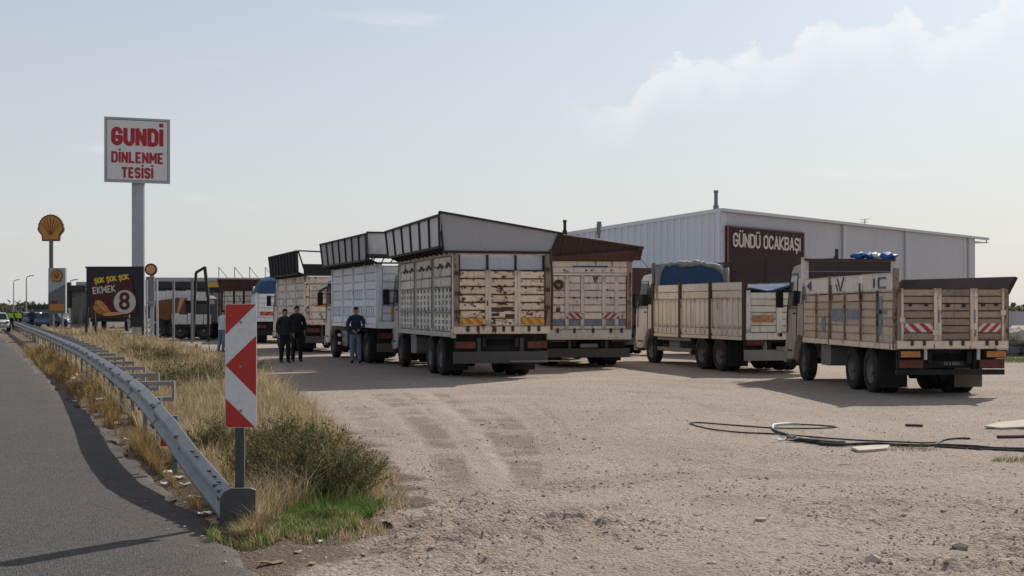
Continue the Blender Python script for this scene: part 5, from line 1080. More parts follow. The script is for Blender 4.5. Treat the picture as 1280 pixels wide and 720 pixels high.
# --- truck with blue tarpaulin load
t = truck('cargo_truck', 'white truck heaped with a blue tarpaulin, behind the two men in dark clothes', (PX(319,72), 72, 0), 12, 2.45, 7, 1.15, lampy=.85, bumper='chassis')
W, L = 2.45, 7.0
b = MB(); b.box(0,W,-.05,.10,-.1,.1); posts(b, (.07,W-.07), .1, 1.35, .12); tg = part(t, 'tailgate', 'rear', b, M['white'], 1.2)
tp_ = part(t, 'tailgate_panel', 'rear', MB().box(.14,W-.14,.035,.05,0,1.2), M['white'], 1.3); bays(tp_, [(.16,1.2),(1.3,W-.16)], [('p',.24,M['white'])]*5, -.005)
chevron(tp_, .25, 1.1, .10, .30, M['chevred'], M['orange']); far_sides(t, 1.25, 2.5, M['white'], M['white'], 5, ('left','right','front'))
def heap(name, W, L, z, h, m, label, root, y0=.2, y1=None, sq=3.0, cat='tarpaulin', sag=.05):
    n, k = 15, 21; b = MB(); y1 = y1 or L-.2; V = []
    for j in range(k):
        for i in range(n):
            u, v = i/(n-1)*2-1, j/(k-1)*2-1; zz = h*(max(0, 1-abs(u)**sq))**.5*(max(0, 1-abs(v)**6))**.5 + sag*(random.random()-.5); V.append((u*W/2*.97, y0+(y1-y0)*(v+1)/2, zz))
    b.add(V, [(j*n+i, j*n+i+1, (j+1)*n+i+1, (j+1)*n+i) for j in range(k-1) for i in range(n-1)])
    e = b.build(name, m, None, root.location + Vector((0,0,z)), root.rotation_euler, smooth=True, recalc=False); tag(e, label, cat); return e
heap('tarpaulin', W, L, 2.40, 1.05, M['bluetarp'], 'blue tarpaulin heaped on the white truck behind the two men', t)

# --- far truck with rust brown top
t = truck('cargo_truck', 'far truck with rust brown flared top and white barred tailgate, behind the striped marker', (PX(276,80), 80, 0), 10, 2.45, 7, 1.15, lampy=.85)
W, L = 2.45, 7.0
b = MB(); b.box(0,W,-.05,.10,-.1,.1); posts(b, (.07,W-.07), .1, 1.7, .12); tg = part(t, 'tailgate', 'rear', b, M['rusty'], 1.15)
tp_ = part(t, 'tailgate_panel', 'rear', MB().box(.14,W-.14,.035,.05,0,1.5), M['dark'], 1.25); bays(tp_, [(.2,.66),(.78,1.2),(1.32,1.7),(1.82,2.25)], [('p',.3,M['offwhite'])]*5, -.005)
far_sides(t, 1.2, 2.8, M['offwhite'], M['rusty'], 5, ('left','right','front'))
for sd_ in ('rear','left','right'): flare(t, 'top_flare', sd_, 2.78, W if sd_ == 'rear' else L, .62, .62, R(14), .15, .15, 5, M['rustred'], M['rusty'])

# --- dusty cream truck in the middle distance, seen from its side
zE = -.085
t = truck('cargo_truck', 'dusty cream truck with visible cab and blue tarpaulin headboard', (PX(932,40), 40, 0), 15.5, 2.45, 7.1, 1.0, z=zE, lampy=.88, bumper='bumperlt', bz=(.36,.66), guard=True)
W, L = 2.45, 7.1
b = MB(); posts(b, (.05,2.35,4.7,L-.06), -.10, 1.60, .13, -.06, .06); sb_ = part(t, 'side_board', 'left', b, M['rusty'], 1.03)
fm_ = part(t, 'side_frame', 'left', MB().box(0,L,-.02,.05,-.10,.0), M['postwhite'], 1.03)
bays(sb_, [(.13,2.27),(2.43,4.62),(4.78,L-.14)], [('p',.22,M['dusty']),('v',.86,M['dusty'],6),('p',.22,M['dusty']),('p',.24,M['postwhite'])], 0)
for e0_, e1_ in ((.13,2.27),(2.43,4.62),(4.78,L-.14)):
    for i in range(7): x = e0_ + (e1_-e0_)*i/6; piece('bar', sb_, x-.018, x+.018, -.03, -.008, .06, 1.08, M['postwhite'])
b = MB(); b.box(0,W,-.05,.10,-.08,.12); posts(b, (.07,W-.07), .12, 1.30, .12, -.05, .06); tg = part(t, 'tailgate', 'rear', b, M['postwhite'], 1.02)
tp_ = part(t, 'tailgate_panel', 'rear', MB().box(.14,W-.14,.035,.05,0,1.12), M['rusty'], 1.15); bays(tp_, [(.16,.92),(1.10,1.60),(1.70,2.29)], [('p',.186,M['dusty'])]*6, -.005)
for x in (.97,1.05): piece('upright', tp_, x-.04, x+.04, -.05, .03, -.12, 1.14, M['postwhite'])
chevron(tp_, .20, .85, .28, .47, M['wood'], M['orange']); chevron(tp_, 1.68, 2.25, .28, .47, M['wood'], M['orange'])
far_sides(t, 1.03, 2.6, M['dusty'], M['rusty'], 5, ('right',))
hb = part(t, 'headboard', 'front', MB().box(.0,W,.0,.06,0,2.15).box(-.02,.08,-.08,-.001,0,2.2).box(W-.08,W+.02,-.08,-.001,0,2.2), M['steel'], 1.1)
tar = empty('tarpaulin', t.matrix_basis @ Vector((0, L-.30, 2.30)), t.rotation_euler.z); tag(tar, 'blue and grey tarpaulin folded over the headboard of the dusty cream truck', 'tarpaulin')
def drape(w_, h_, y0, amp, n=24, k=10):
    b = MB(); V = []
    for j in range(k):
        for i in range(n):
            u, v = i/(n-1)*2-1, j/(k-1); V.append((u*w_/2, y0 - amp*math.sin(u*9+v*3)*v - .05*v + .05*random.random(), h_*(1-v)*(1 - .30*max(0,(u-.35)/.65)**1.5 - .12*max(0,-u)**6) + .03*math.sin(u*5)*(1-v)))
    m_ = len(V); q = [(j*n+i, j*n+i+1, (j+1)*n+i+1, (j+1)*n+i) for j in range(k-1) for i in range(n-1)]
    b.add(V + [(x, y+.03, z) for x, y, z in V], q + [tuple(m_+x for x in reversed(f)) for f in q]); return b
drape(2.30, .92, -.02, .06).build('blue_sheet', M['bluetarp'], tar, (0,0,.0), smooth=True, recalc=False)
b = MB(); pts = []
for i in range(25):
    u = i/24*2-1; pts.append(Vector((u*1.22, -.02+.03*random.random(), .95*(1-.30*max(0,(u-.35)/.65)**1.5-.9*max(0,-u)**14-.5*max(0,u)**16) + .02*math.sin(u*11) + .05*random.random())))
b.tube(pts, [.05+.07*random.random() for _ in pts], 8); b.build('grey_roll', M['greytarp'], tar, smooth=True)
for s in (-1, 1): MB().tube([(s*1.19,-.06,.85),(s*1.22,-.08,.4),(s*1.20,-.06,-.2)], [.09,.07,.05], 7).build('grey_flap', M['greytarp'], tar, smooth=True)
n, k = 10, 14; V = [((i/(n-1)*2-1)*1.15, .4+j/(k-1)*4.6, .06*math.sin(i*1.3)+.05*random.random() + .20*(i/(n-1)) + .08*j/(k-1)) for j in range(k) for i in range(n)]
ld = MB().add(V, [(j*n+i, j*n+i+1, (j+1)*n+i+1, (j+1)*n+i) for j in range(k-1) for i in range(n-1)]).build('tarpaulin', M['bluetarp'], None, t.matrix_basis @ Vector((0,0,2.28)), t.rotation_euler, smooth=True, recalc=False)
sk = ld.modifiers.new('thickness', 'SOLIDIFY'); sk.thickness = .05
tag(ld, 'blue tarpaulin covering the load inside the dusty cream truck', 'tarpaulin')

# --- truck with brown mesh sides behind the dusty cream one
t = truck('cargo_truck', 'truck with tall brown mesh sides, standing under the maroon restaurant sign', (PX(1046,51), 51, 0), 35, 2.45, 7.2, 1.1, z=-.1)
W, L = 2.45, 7.2
b = MB(); posts(b, (.06,1.8,3.6,5.4,L-.06), 0, 2.55, .10, -.05, .05); sb_ = part(t, 'side_board', 'left', b, M['rusty'], 1.15)
bays(sb_, [(.11,1.75),(1.85,3.55),(3.65,5.35),(5.45,L-.11)], [('p',.23,M['dusty'])]*5 + [('p',.13,M['postwhite']),('p',.13,M['rustred']),('p',.55,M['brownmesh']),('p',.50,M['brownmesh'])])
far_sides(t, 1.15, 2.9, M['brownmesh'], M['rusty'], 5, ('right','front','rear')); MB().box(-W/2-.03,-W/2+.05,-.03,.06,3.5,3.95).build('corner_post', M['darkrib'], t)

# --- rust red truck half hidden between pale truck and dusty cab
t = truck('cargo_truck', 'truck with dark red sheet sides, mostly hidden between the pale and dusty cream trucks', (PX(817,54)-2.4, 54, 0), 8, 2.45, 7, 1.1, z=-.02)
far_sides(t, 1.12, 3.3, M['rustred'], M['rusty'], 5, ('left','right','front','rear'))

# --- weathered wooden truck on the open gravel
zF = -.10
t = truck('cargo_truck', 'weathered wooden sided truck nearest on the open gravel with white topped boards', (PX(1121,29.2), 29.2, 0), 3.6, 2.30, 7.1, 1.05, z=zF, cabm='cabshade', lampy=.70, bumper='chassis', bz=(.47,.58), flapm=('flap','flaptan'), plate=False)
W, L = 2.30, 7.1
b = MB(); b.box(0,W,-.05,.10,.0,.17); posts(b, (.04,W-.04), .17, 1.22, .08, -.04, .06); tg = part(t, 'tailgate', 'rear', b, M['postbeige'], 1.0)
for x in (.3,.55,1.1,1.35,1.85,2.05): piece('hinge', tg, x-.03, x+.03, -.07, -.051, .07, .19, M['rusty'])
recolor(tg, M['rustbeige'])
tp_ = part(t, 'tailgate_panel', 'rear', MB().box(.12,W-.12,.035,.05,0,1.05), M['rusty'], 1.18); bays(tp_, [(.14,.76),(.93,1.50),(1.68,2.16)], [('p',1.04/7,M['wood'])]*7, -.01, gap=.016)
for x in (.80,.88,1.55,1.63): piece('upright', tp_, x-.035, x+.035, -.035, .03, -.05, 1.05, M['postbeige'])
for x in (.10,2.20): piece('upright', tp_, x-.03, x+.03, -.035, .03, -.05, 1.05, M['postbeige'])
chevron(tp_, .16, .74, .16, .34, M['chevwhite'], M['chevred'], -1); chevron(tp_, 1.69, 2.15, .16, .34, M['chevwhite'], M['chevred'], 1)
for x, z in ((.27,.72),(.60,.72),(1.05,.70),(1.38,.70),(1.78,.72),(2.05,.72)): grime(tp_, x, z, .06, M['chassis'])
for x, z in ((.10,.35),(.78,.10),(1.58,.08),(2.19,.5)): piece('latch', tp_, x-.05, x+.05, -.06, -.036, z, z+.12, M['postbeige'])
for x in (.86,1.60): piece('blue_mark', tp_, x-.02, x+.02, -.039, -.0355, .35, .62, M['bluepaint'])
for s in (-1, 1):
    lm = MB().box(s*(W/2-.26)-.22,s*(W/2-.26)+.22,-.06,.05,.82,.97).build('indicator_lamp', M['flap'], t); MB().box(s*(W/2-.26)-.20,s*(W/2-.26)+.20,-.08,-.0605,.835,.955).build('lens', M['lampamber'], lm)
    MB().box(s*.55-.03,s*.55+.03,.0,.05,.78,1.0).build('bracket', M['palehose'], t)
np_ = MB().box(-.24,.24,.02,.045,.655,.745).build('number_plate', M['chassis'], t); text('lettering', '33 E 8021', np_, (0,.012,.70), (R(90),0,0), .085, M['bumperlt'], 1.0, .001)
b = MB(); posts(b, (.05,1.2,3.55,4.75,5.9), -.06, 1.12, .05, -.045, .05); posts(b, (2.38,), -.08, 1.50, .05, -.06, .05); posts(b, (L-.05,), -.08, 1.56, .08, -.06, .05); b.box(0,L,-.03,.06,-.10,.02)
sb_ = part(t, 'side_board', 'left', b, M['rustbeige'], 1.08); piece('lower_rail', sb_, 0, L, -.045, -.031, -.10, .03, M['postbeige'])
ed = [0,1.2,2.38,3.55,4.75,5.9,L]; ed = [(a+.05, c-.05) for a, c in zip(ed[:-1], ed[1:])]
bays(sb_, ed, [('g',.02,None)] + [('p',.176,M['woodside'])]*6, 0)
bays(sb_, [(.03,2.3),(2.46,4.72),(4.78,L-.12)], [('g',1.09,None),('p',.40,M['postwhite'])], -.01)
for x in (2.5,4.8,.2): piece('hinge', sb_, x-.05, x+.05, -.065, -.05, .95, 1.3, M['rusty'])
for x0_, x1_, z0_, z1_ in ((1.65,1.95,.18,.55),(2.5,3.45,.45,.74),(3.7,4.6,.5,.70),(5.98,6.2,.2,1.0),(5.75,6.5,.62,.72)): piece('blue_mark', sb_, x0_, x1_, -.014, -.0075, z0_, z1_, M['bluepaint'])
MB().prism([(.35,1.30),(.75,1.17),(.75,1.43)], -.030, -.022, frY).build('arrow_mark', M['navy'], sb_)
b = MB(); b.bar((3.0,-.024,1.42),(3.25,-.024,1.15),.03,.05).bar((3.25,-.024,1.15),(3.5,-.024,1.45),.03,.05).bar((2.9,-.024,1.30),(3.05,-.024,1.15),.03,.04).bar((5.7,-.024,1.38),(5.7,-.024,1.18),.03,.04).bar((6.0,-.024,1.38),(6.45,-.024,1.38),.03,.04).bar((6.0,-.024,1.18),(6.45,-.024,1.18),.03,.04).bar((6.0,-.024,1.38),(6.0,-.024,1.18),.03,.04)
b.build('scrawl', M['galvdark'], sb_)
b = MB(); posts(b, np.linspace(.06,L-.06,6), 0, 1.06, .09); rb = part(t, 'side_board', 'right', b, M['rusty'], 1.08); bays(rb, [(.02,L-.02)], [('p',.176,M['woodside'])]*6, 0)
o = flare(t, 'side_flare', 'right', 2.16, L, .33, .42, R(28), .0, .0, 6, M['brownmesh'], M['darkrib'])
b = MB(); b.box(0,W,.0,.05,.0,1.96); posts(b, (.04,W-.04), 0, 2.02, .12, -.05, .08); hb = part(t, 'headboard', 'front', b, M['postwhite'], 1.08)
for i in range(4): piece('plank', hb, .10, W-.10, .052, .085, .9+i*.26+.01, .9+(i+1)*.26-.01, M['brownmesh'])
piece('top_rail', hb, -.02, W+.02, -.02, .12, 1.95, 2.0, M['rusty'])
MB().box(-W/2-.06,-W/2+.02,L-.10,L+.05,2.4,3.12).build('corner_post', M['postwhite'], t)
bn = empty('tarpaulin_bundle', t.matrix_basis @ Vector((.62, L-.02, 3.09)), t.rotation_euler.z); tag(bn, 'bright blue tarpaulin bundle, its white highlight painted in, lying on the headboard of the wooden truck', 'tarpaulin')
for x, m, s in ((-.36,'brightblue',1),(.02,'tarphighlight',.8),(.38,'brightblue',1.1),(-.12,'brightblue',.7)):  # the white fold is a highlight painted onto the blue bundle
    bm = stone_mesh(int(x*100)+60, 2, .3)
    for v in bm.verts: v.co = Vector((v.co.x*.26*s, v.co.y*.16, v.co.z*.15+.07+.03*math.sin(v.co.x*9)))
    me = to_mesh(bm, 'fold', M[m], True); inst('fold', me, bn, (x, random.uniform(-.04,.04), 0))

# ------------------------------------------------------------------ people
def person(label, loc, face, h, top, legs, pose='stand', group=None, hat=None, lean=0.0, vest=None):
    root = tag(empty('person', loc, R(face)), label, 'person', group); root.scale = (h/1.75,)*3
    J = {}; E = []
    def j(n, p, r): J[n] = (Vector(p), r)
    j('pel',(0,0,.95),(.16,.12)); j('spi',(0,.0,1.10),(.155,.12)); j('che',(0,.01,1.30),(.185,.13)); j('nb',(0,-.01,1.45),(.085,.075)); j('nk',(0,0,1.52),(.052,.055)); j('hd',(0,.02,1.60),(.075,.088)); j('ht',(0,.01,1.69),(.062,.075))
    E += [('pel','spi'),('spi','che'),('che','nb'),('nb','nk'),('nk','hd'),('hd','ht')]
    P_ = {'stand': [((.25,-.02,1.16),(.27,.05,.92)), ((-.25,-.02,1.16),(-.27,.05,.92))], 'back': [((.28,-.10,1.17),(.07,-.20,1.02)), ((-.28,-.10,1.17),(-.07,-.21,1.0))],
          'pocket': [((.27,-.05,1.14),(.23,.08,.94)), ((-.27,-.05,1.14),(-.23,.08,.94))], 'front': [((.25,.04,1.16),(.10,.24,1.12)), ((-.25,.04,1.16),(-.08,.25,1.10))]}[pose]
    for s, (e_, w_) in zip((1, -1), P_):
        k = 'r' if s > 0 else 'l'
        j(k+'sh',(s*.185,-.01,1.40),(.080,.080)); j(k+'el',e_,(.060,.060)); j(k+'wr',w_,(.036,.032)); d = (Vector(w_)-Vector(e_)).normalized(); hd = Vector(w_)+d*.07; j(k+'ha',hd,(.036,.022))
        E += [('nb',k+'sh'),(k+'sh',k+'el'),(k+'el',k+'wr'),(k+'wr',k+'ha')]
        j(k+'hi',(s*.09,0,.87),(.105,.105)); j(k+'kn',(s*.11,.03,.50),(.082,.085)); j(k+'an',(s*(.12),-.02,.10),(.062,.068)); j(k+'he',(s*.115,-.03,.045),(.042,.045)); j(k+'to',(s*.13,.15,.035),(.040,.032))
        E += [('pel',k+'hi'),(k+'hi',k+'kn'),(k+'kn',k+'an'),(k+'an',k+'he'),(k+'he',k+'to')]
    names = list(J); me = bpy.data.meshes.new('body'); me.from_pydata([J[n][0] for n in names], [(names.index(a), names.index(c)) for a, c in E], [])
    o = bpy.data.objects.new('tmp', me); COL.objects.link(o); md = o.modifiers.new('s', 'SKIN')
    for i, n in enumerate(names): me.skin_vertices[0].data[i].radius = J[n][1]; me.skin_vertices[0].data[i].use_root = (n == 'pel')
    sd_ = o.modifiers.new('d', 'SUBSURF'); sd_.levels = 2; sd_.render_levels = 2
    dg_ = bpy.context.evaluated_depsgraph_get(); m2 = bpy.data.meshes.new_from_object(o.evaluated_get(dg_)); bpy.data.objects.remove(o); m2.name = 'body'
    bm = bmesh.new(); bm.from_mesh(m2)
    def blob(c, s):
        r = bmesh.ops.create_icosphere(bm, subdivisions=1, radius=1)
        for v in r['verts']: v.co = Vector((v.co.x*s[0]+c[0], v.co.y*s[1]+c[1], v.co.z*s[2]+c[2]))
    blob((0,.112,1.60),(.014,.02,.022))
    for s in (-1, 1): blob((s*.082,.01,1.60),(.010,.020,.032))
    for k in 'rl':                                                         # fingers and thumb rooted in the palm
        hp, wp = J[k+'ha'][0], J[k+'wr'][0]; d = (hp-wp).normalized(); sd2 = d.cross(Vector((1,0,0))).normalized(); up = d.cross(sd2)
        tb = MB()
        for i, ln in enumerate((.065,.078,.072,.055)): b0 = hp + sd2*(i-1.5)*.019; tb.tube([b0 - d*.01, b0 + d*ln*.55, b0 + d*ln*.95 + up*.02], [.0095,.009,.007], 5)
        b0 = wp + d*.02 + sd2*-.03; tb.tube([b0, b0 - sd2*.025 + d*.03, b0 - sd2*.03 + d*.06], [.011,.010,.008], 5)
        vv = [bm.verts.new(v) for v in tb.v]
        for f in tb.f: bm.faces.new([vv[i] for i in f])
    bm.to_mesh(m2); bm.free(); m2.materials.clear()
    for m_ in (M[top], M[legs], M['skin'], M['shoe'], M['hair']): m2.materials.append(m_)
    for p in m2.polygons:
        c = p.center; idx = 0
        if c.z > 1.505: idx = 2
        elif min((c-J['rha'][0]).length, (c-J['lha'][0]).length) < .115 and min((c-J['rwr'][0]).length, (c-J['lwr'][0]).length) > .012 and abs(c.x) > .0 and (abs(c.x) > .2 or abs(c.y) > .14): idx = 2
        elif c.z < .085: idx = 3
        elif c.z < .93 and abs(c.x) < .22 and c.y > -.17: idx = 1
        p.material_index = idx
    shade(m2); o = bpy.data.objects.new('body', m2); COL.objects.link(o); o.parent = root
    if lean: o.rotation_euler = (R(-lean), 0, 0)
    def cap(name, m, k, zlow):
        bm = bmesh.new(); bmesh.ops.create_uvsphere(bm, u_segments=14, v_segments=10, radius=1)
        for v in list(bm.verts): v.co = Vector((v.co.x*.088*k, v.co.y*.104*k+.008, v.co.z*.118*k+1.632))
        bmesh.ops.delete(bm, geom=[v for v in bm.verts if v.co.z < zlow + .9*max(0, v.co.y)], context='VERTS'); me = to_mesh(bm, name, m, True); q = inst(name, me, o); return q
    if hat: 
        q = cap('cap', M[hat], 1.08, 1.64); MB().box(-.07,.07,.09,.18,1.655,1.668).build('cap_peak', M[hat], q)
    else: cap('hair', M['hair'], 1.02, 1.605)
    if vest:
        MB().box(-.19,.19,-.135,.145,1.0,1.40).build('safety_vest', M[vest], o)
    # jacket hem and skirt
    b = MB(); n = 16
    ring = lambda rx, ry, z: [(rx*math.cos(2*math.pi*i/n), ry*math.sin(2*math.pi*i/n), z) for i in range(n)]
    b.add(ring(.195,.15,.90)+ring(.188,.148,1.10)+ring(.175,.138,1.15), [(i,(i+1)%n,n+(i+1)%n,n+i) for i in range(n)]+[(n+i,n+(i+1)%n,2*n+(i+1)%n,2*n+i) for i in range(n)]); b.build('jacket_hem', M[top], o, smooth=True, recalc=False)
    return root
def at(px, py):
    g = G(px, py); g.z = float(rz(g.x, g.y)); return g
person('man in black jacket and trousers, taller of the two men standing together', at(371,452), 200, 1.84, 'darkcloth', 'darkcloth', 'pocket')
person('shorter man in charcoal clothes standing with the taller man in black', at(356,453.5), -150, 1.74, 'darkgrey', 'darkcloth', 'stand')
person('man in navy jacket and faded jeans with hands behind his back', at(445,454), 8, 1.80, 'navycloth', 'jeans', 'back', hat='navycloth')
g = G(276, 440); g.z = 0
person('man in white shirt and blue trousers standing beyond the dry grass', g, -30, 1.72, 'whitecloth', 'jeans', 'front', lean=6)
for i, (px, Y, f, pose, lab) in enumerate([(14.5,116,170,'stand','officer in yellow green vest standing nearest the white car'), (19.5,118,190,'pocket','officer in yellow green vest in the middle of the roadside group'), (26,114,150,'stand','officer in yellow green vest nearest the guard rail end'), (40,112,200,'stand','person in dark clothes standing behind the far end of the guard rail')]):
    person(lab, (PX(px,Y), Y, .02), f, 1.76, 'darkcloth' if i < 3 else 'navycloth', 'darkcloth', pose, 'people far along the road', vest='hivis' if i < 3 else None)

# ------------------------------------------------------------------ cars
def car(label, loc, head, m, stripe=None, bar=False):
    root = tag(empty('car', loc, R(head)), label, 'car', 'cars near the filling station'); hw = .86
    low = [(0,.32),(.02,.62),(.10,.86),(.75,.92),(3.25,.92),(4.25,.78),(4.42,.60),(4.45,.30)]; 
    bm = bmesh.new(); vs = [[bm.verts.new((s*hw*(1-.04*(z > .8)), y, z)) for y, z in low] for s in (-1, 1)]
    bm.faces.new(vs[0]); bm.faces.new(vs[1][::-1])
    for i in range(len(low)): bm.faces.new((vs[0][i], vs[1][i], vs[1][(i+1)%len(low)], vs[0][(i+1)%len(low)]))
    bmesh.ops.recalc_face_normals(bm, faces=bm.faces); bmesh.ops.bevel(bm, geom=list(bm.edges), offset=.05, segments=2, affect='EDGES'); inst('body', to_mesh(bm, 'body', m, True), root)
    cb_ = MB().add([(-.80,.35,.90),(.80,.35,.90),(.80,3.2,.90),(-.80,3.2,.90),(-.60,.85,1.42),(.60,.85,1.42),(.60,2.35,1.44),(-.60,2.35,1.44)], [(3,2,1,0),(4,5,6,7),(0,1,5,4),(1,2,6,5),(2,3,7,6),(3,0,4,7)]).build('cabin', m, root)
    MB().add([(-.68,.41,.955),(.68,.41,.955),(.56,.79,1.36),(-.56,.79,1.36)]+[(-.68,.39,.955),(.68,.39,.955),(.56,.77,1.36),(-.56,.77,1.36)], [(0,1,2,3),(7,6,5,4)]).build('rear_window', M['glass'], cb_)
    MB().add([(-.68,3.15,.955),(.68,3.15,.955),(.56,2.44,1.38),(-.56,2.44,1.38)]+[(-.68,3.17,.955),(.68,3.17,.955),(.56,2.46,1.38),(-.56,2.46,1.38)], [(0,1,2,3),(7,6,5,4)]).build('windscreen', M['glass'], cb_)
    for s in (-1, 1):
        MB().add([(s*.80,.62,.96),(s*.80,2.92,.96),(s*.645,2.30,1.36),(s*.645,.95,1.36)]+[(s*.81,.62,.96),(s*.81,2.92,.96),(s*.655,2.30,1.36),(s*.655,.95,1.36)], [(0,1,2,3),(7,6,5,4)]).build('side_window', M['glass'], cb_)
        for y in (.85, 3.5):
            ob = inst('wheel', TYRE, root, (s*.78, y, .31), None, (.8,.62,.62)); inst('rim', RIM, ob)
        MB().box(s*.68-.12,s*.68+.12,-.02,.06,.66,.80).build('tail_lamp', M['lampred'], root); MB().box(s*.66-.14,s*.66+.14,4.36,4.45,.58,.70).build('headlamp', M['lampwhite'], root)
    MB().box(-.25,.25,-.03,.02,.50,.60).build('number_plate', M['chevwhite'], root)
    if stripe: MB().box(-.6,.6,-.005,.045,.63,.74).build('stripe', M[stripe], root)
    if bar: MB().box(-.5,.5,1.3,1.5,1.45,1.55).build('light_bar', M['bluelamp'], root)
car('white patrol car with a blue rear stripe on the road', (PX(-3,107), 107, .03), 20, M['carwhite'], 'bluepaint')
car('silver car parked on the forecourt beside the price totem', (PX(64,140), 140, 0), 70, M['carsilver']); car('white car parked on the forecourt behind the guard rail end', (PX(50,150), 150, 0), 65, M['carwhite']); car('dark blue car with a blue light bar beside the price totem', (PX(86,135), 135, 0), 80, M['carblue'], bar=True)

# ------------------------------------------------------------------ filling station and background
Yc = 135
fc = tag(empty('station_canopy', (PX(250,Yc), Yc, 0), R(4)), 'long flat filling station canopy with yellow band behind the trucks', 'canopy')
x0, x1 = PX(188,Yc)-PX(250,Yc), PX(352,Yc)-PX(250,Yc)
MB().box(x0,x1,0,12,PZ(354,Yc),PZ(347,Yc)).build('roof', M['pole'], fc); MB().box(x0+.1,x1,-.15,-.01,PZ(360,Yc),PZ(352,Yc)).build('fascia', M['dark'], fc); MB().box(PX(258,Yc)-PX(250,Yc),PX(275,Yc)-PX(250,Yc),-.2,-.1505,PZ(359,Yc),PZ(352.5,Yc)).build('sign_band', M['canyellow'], fc); MB().box(x0,x1-.1,.3,11,PZ(366,Yc),PZ(354,Yc)-.01).build('soffit', M['dark'], fc)
for i in range(5): MB().tube([(x0+1+i*2.6,2,-.2),(x0+1+i*2.6,2,PZ(364,Yc))], .18, 8).build('column', M['station'], fc)
for px in (268, 288, 307, 327):
    x = PX(px,Yc)-PX(250,Yc); MB().tube([(x,3,PZ(350,Yc)),(x,3,PZ(332,Yc))], .05, 6).tube([(x,3,PZ(333,Yc)),(x+.85,3,PZ(347,Yc))], .035, 5).build('mast', M['pole'], fc)
Yk = 128; sk = tag(empty('station_kiosk', (PX(98,Yk), Yk, 0)), 'grey filling station kiosk with dark flat roof band behind the price totem', 'building')
k0, k1 = PX(88,Yk)-PX(98,Yk), PX(112,Yk)-PX(98,Yk)
MB().box(k0,k1,0,8,-.1,PZ(364,Yk)).build('wall', M['station'], sk); MB().box(k0-.6,k1,-1.2,8.2,PZ(364,Yk)+.002,PZ(357,Yk)).build('roof', M['dark'], sk)
for i in range(2):
    f = MB().box(k0+.15+i*.85,k0+.8+i*.85,-.06,-.002,.4,PZ(372,Yk)).build('window', M['steel'], sk); MB().box(k0+.2+i*.85,k0+.75+i*.85,-.08,-.0605,.45,PZ(372,Yk)-.05).build('pane', M['glass'], f)
MB().box(k0-.9,k0+.1,-.4,.0,PZ(385,Yk),PZ(353,Yk)).build('sign_column', M['dark'], sk); piece('roof_unit', sk, k0+.2, k1-.2, 1, 2, PZ(357,Yk)+.004, PZ(352,Yk), M['pole'])
Yl = 210; lb = tag(empty('low_shed', (PX(50,Yl), Yl, 0)), 'long low dark roofed shed on the horizon behind the officers', 'building')
MB().box(-1.6,1.6,0,6,-.1,1.8).build('wall', M['station'], lb); MB().box(-1.9,1.9,-.5,6.5,1.802,PZ(384,Yl)+.3).build('roof', M['dark'], lb)
for px, Y, yt, lab in ((17,230,350,'street lamp farther away, nearest the photo edge'), (33,190,345,'street lamp with curved arm beside the emblem sign'), (87,170,350,'thin lamp mast rising behind the kiosk')):
    e = tag(empty('street_lamp', (PX(px,Y), Y, 0)), lab, 'street lamp', 'street lamps along the road'); zt = PZ(yt, Y)
    MB().tube([(0,0,-.1),(0,0,zt-.4),(.1,0,zt-.1),(.5,0,zt)], [.11,.07,.06,.05], 8).build('pole', M['pole'], e, smooth=40); MB().prism([(.4,zt-.05),(1.0,zt+.02),(1.0,zt+.10),(.4,zt+.08)], -.12, .12, frY).build('lamp_head', M['steel'], e)
# steel frames standing beyond the grass
def posts_thing(name, label, cat, Y, rows, m, parent=None, grp=None):
    e = tag(empty(name, (PX(rows[0][0],Y), Y, 0)), label, cat, grp)
    return e
Yp = 74
e = tag(empty('ladder_frame', (PX(191,Yp), Yp, 0)), 'pale steel ladder frame standing beside the tall sign pole', 'frame')
for px in (184, 197): MB().bar((PX(px,Yp)-PX(191,Yp),0,-.1),(PX(px-1,Yp)-PX(191,Yp),0,PZ(350,Yp)),.10,.10).build('upright', M['pole'], e)
for py in (403, 378): MB().bar((PX(184,Yp)-PX(191,Yp),0,PZ(py,Yp)),(PX(197,Yp)-PX(191,Yp),0,PZ(py,Yp)),.07,.07).build('rung', M['pole'], e)
Yr = 78; e = tag(empty('round_sign', (PX(190,Yr), Yr, 0)), 'small round sign with a dark rim above the ladder frame', 'sign')
MB().tube([(0,0,-.1),(0,0,PZ(340,Yr))], .12, 8).build('post', M['pole'], e); rp = lambda r: [(r*math.cos(i*.2618), r*math.sin(i*.2618)) for i in range(24)]
d_ = MB().prism(rp(.33), -.08, .08, frY).build('disc', M['rustred'], e, (0,-.2,PZ(337,Yr))); MB().prism(rp(.24), -.10, -.0805, frY).build('disc_face', M['breadlt'], d_)
MB().box(-.26,.18,-.3,-.1,PZ(382,Yr),PZ(346,Yr)).build('panel', M['steel'], e)
for px, py, lab in ((217,352,'bare steel post beside the dark goal shaped frame'), (240,350,'steel post almost touching the dark goal shaped frame')):
    e = tag(empty('steel_post', (PX(px,72), 72, 0)), lab, 'post', 'steel posts beyond the dry grass'); MB().bar((0,0,-.1),(0,0,PZ(py,72)),.10,.12).bar((-.12,0,PZ(py,72)),(.12,0,PZ(py,72)),.1,.04).build('shaft', M['steel'], e)
Yg = 76; e = tag(empty('goal_frame', (PX(251,Yg), Yg, 0)), 'dark goal shaped steel frame standing beyond the dry grass', 'frame')
gx = lambda px: PX(px,Yg)-PX(251,Yg)
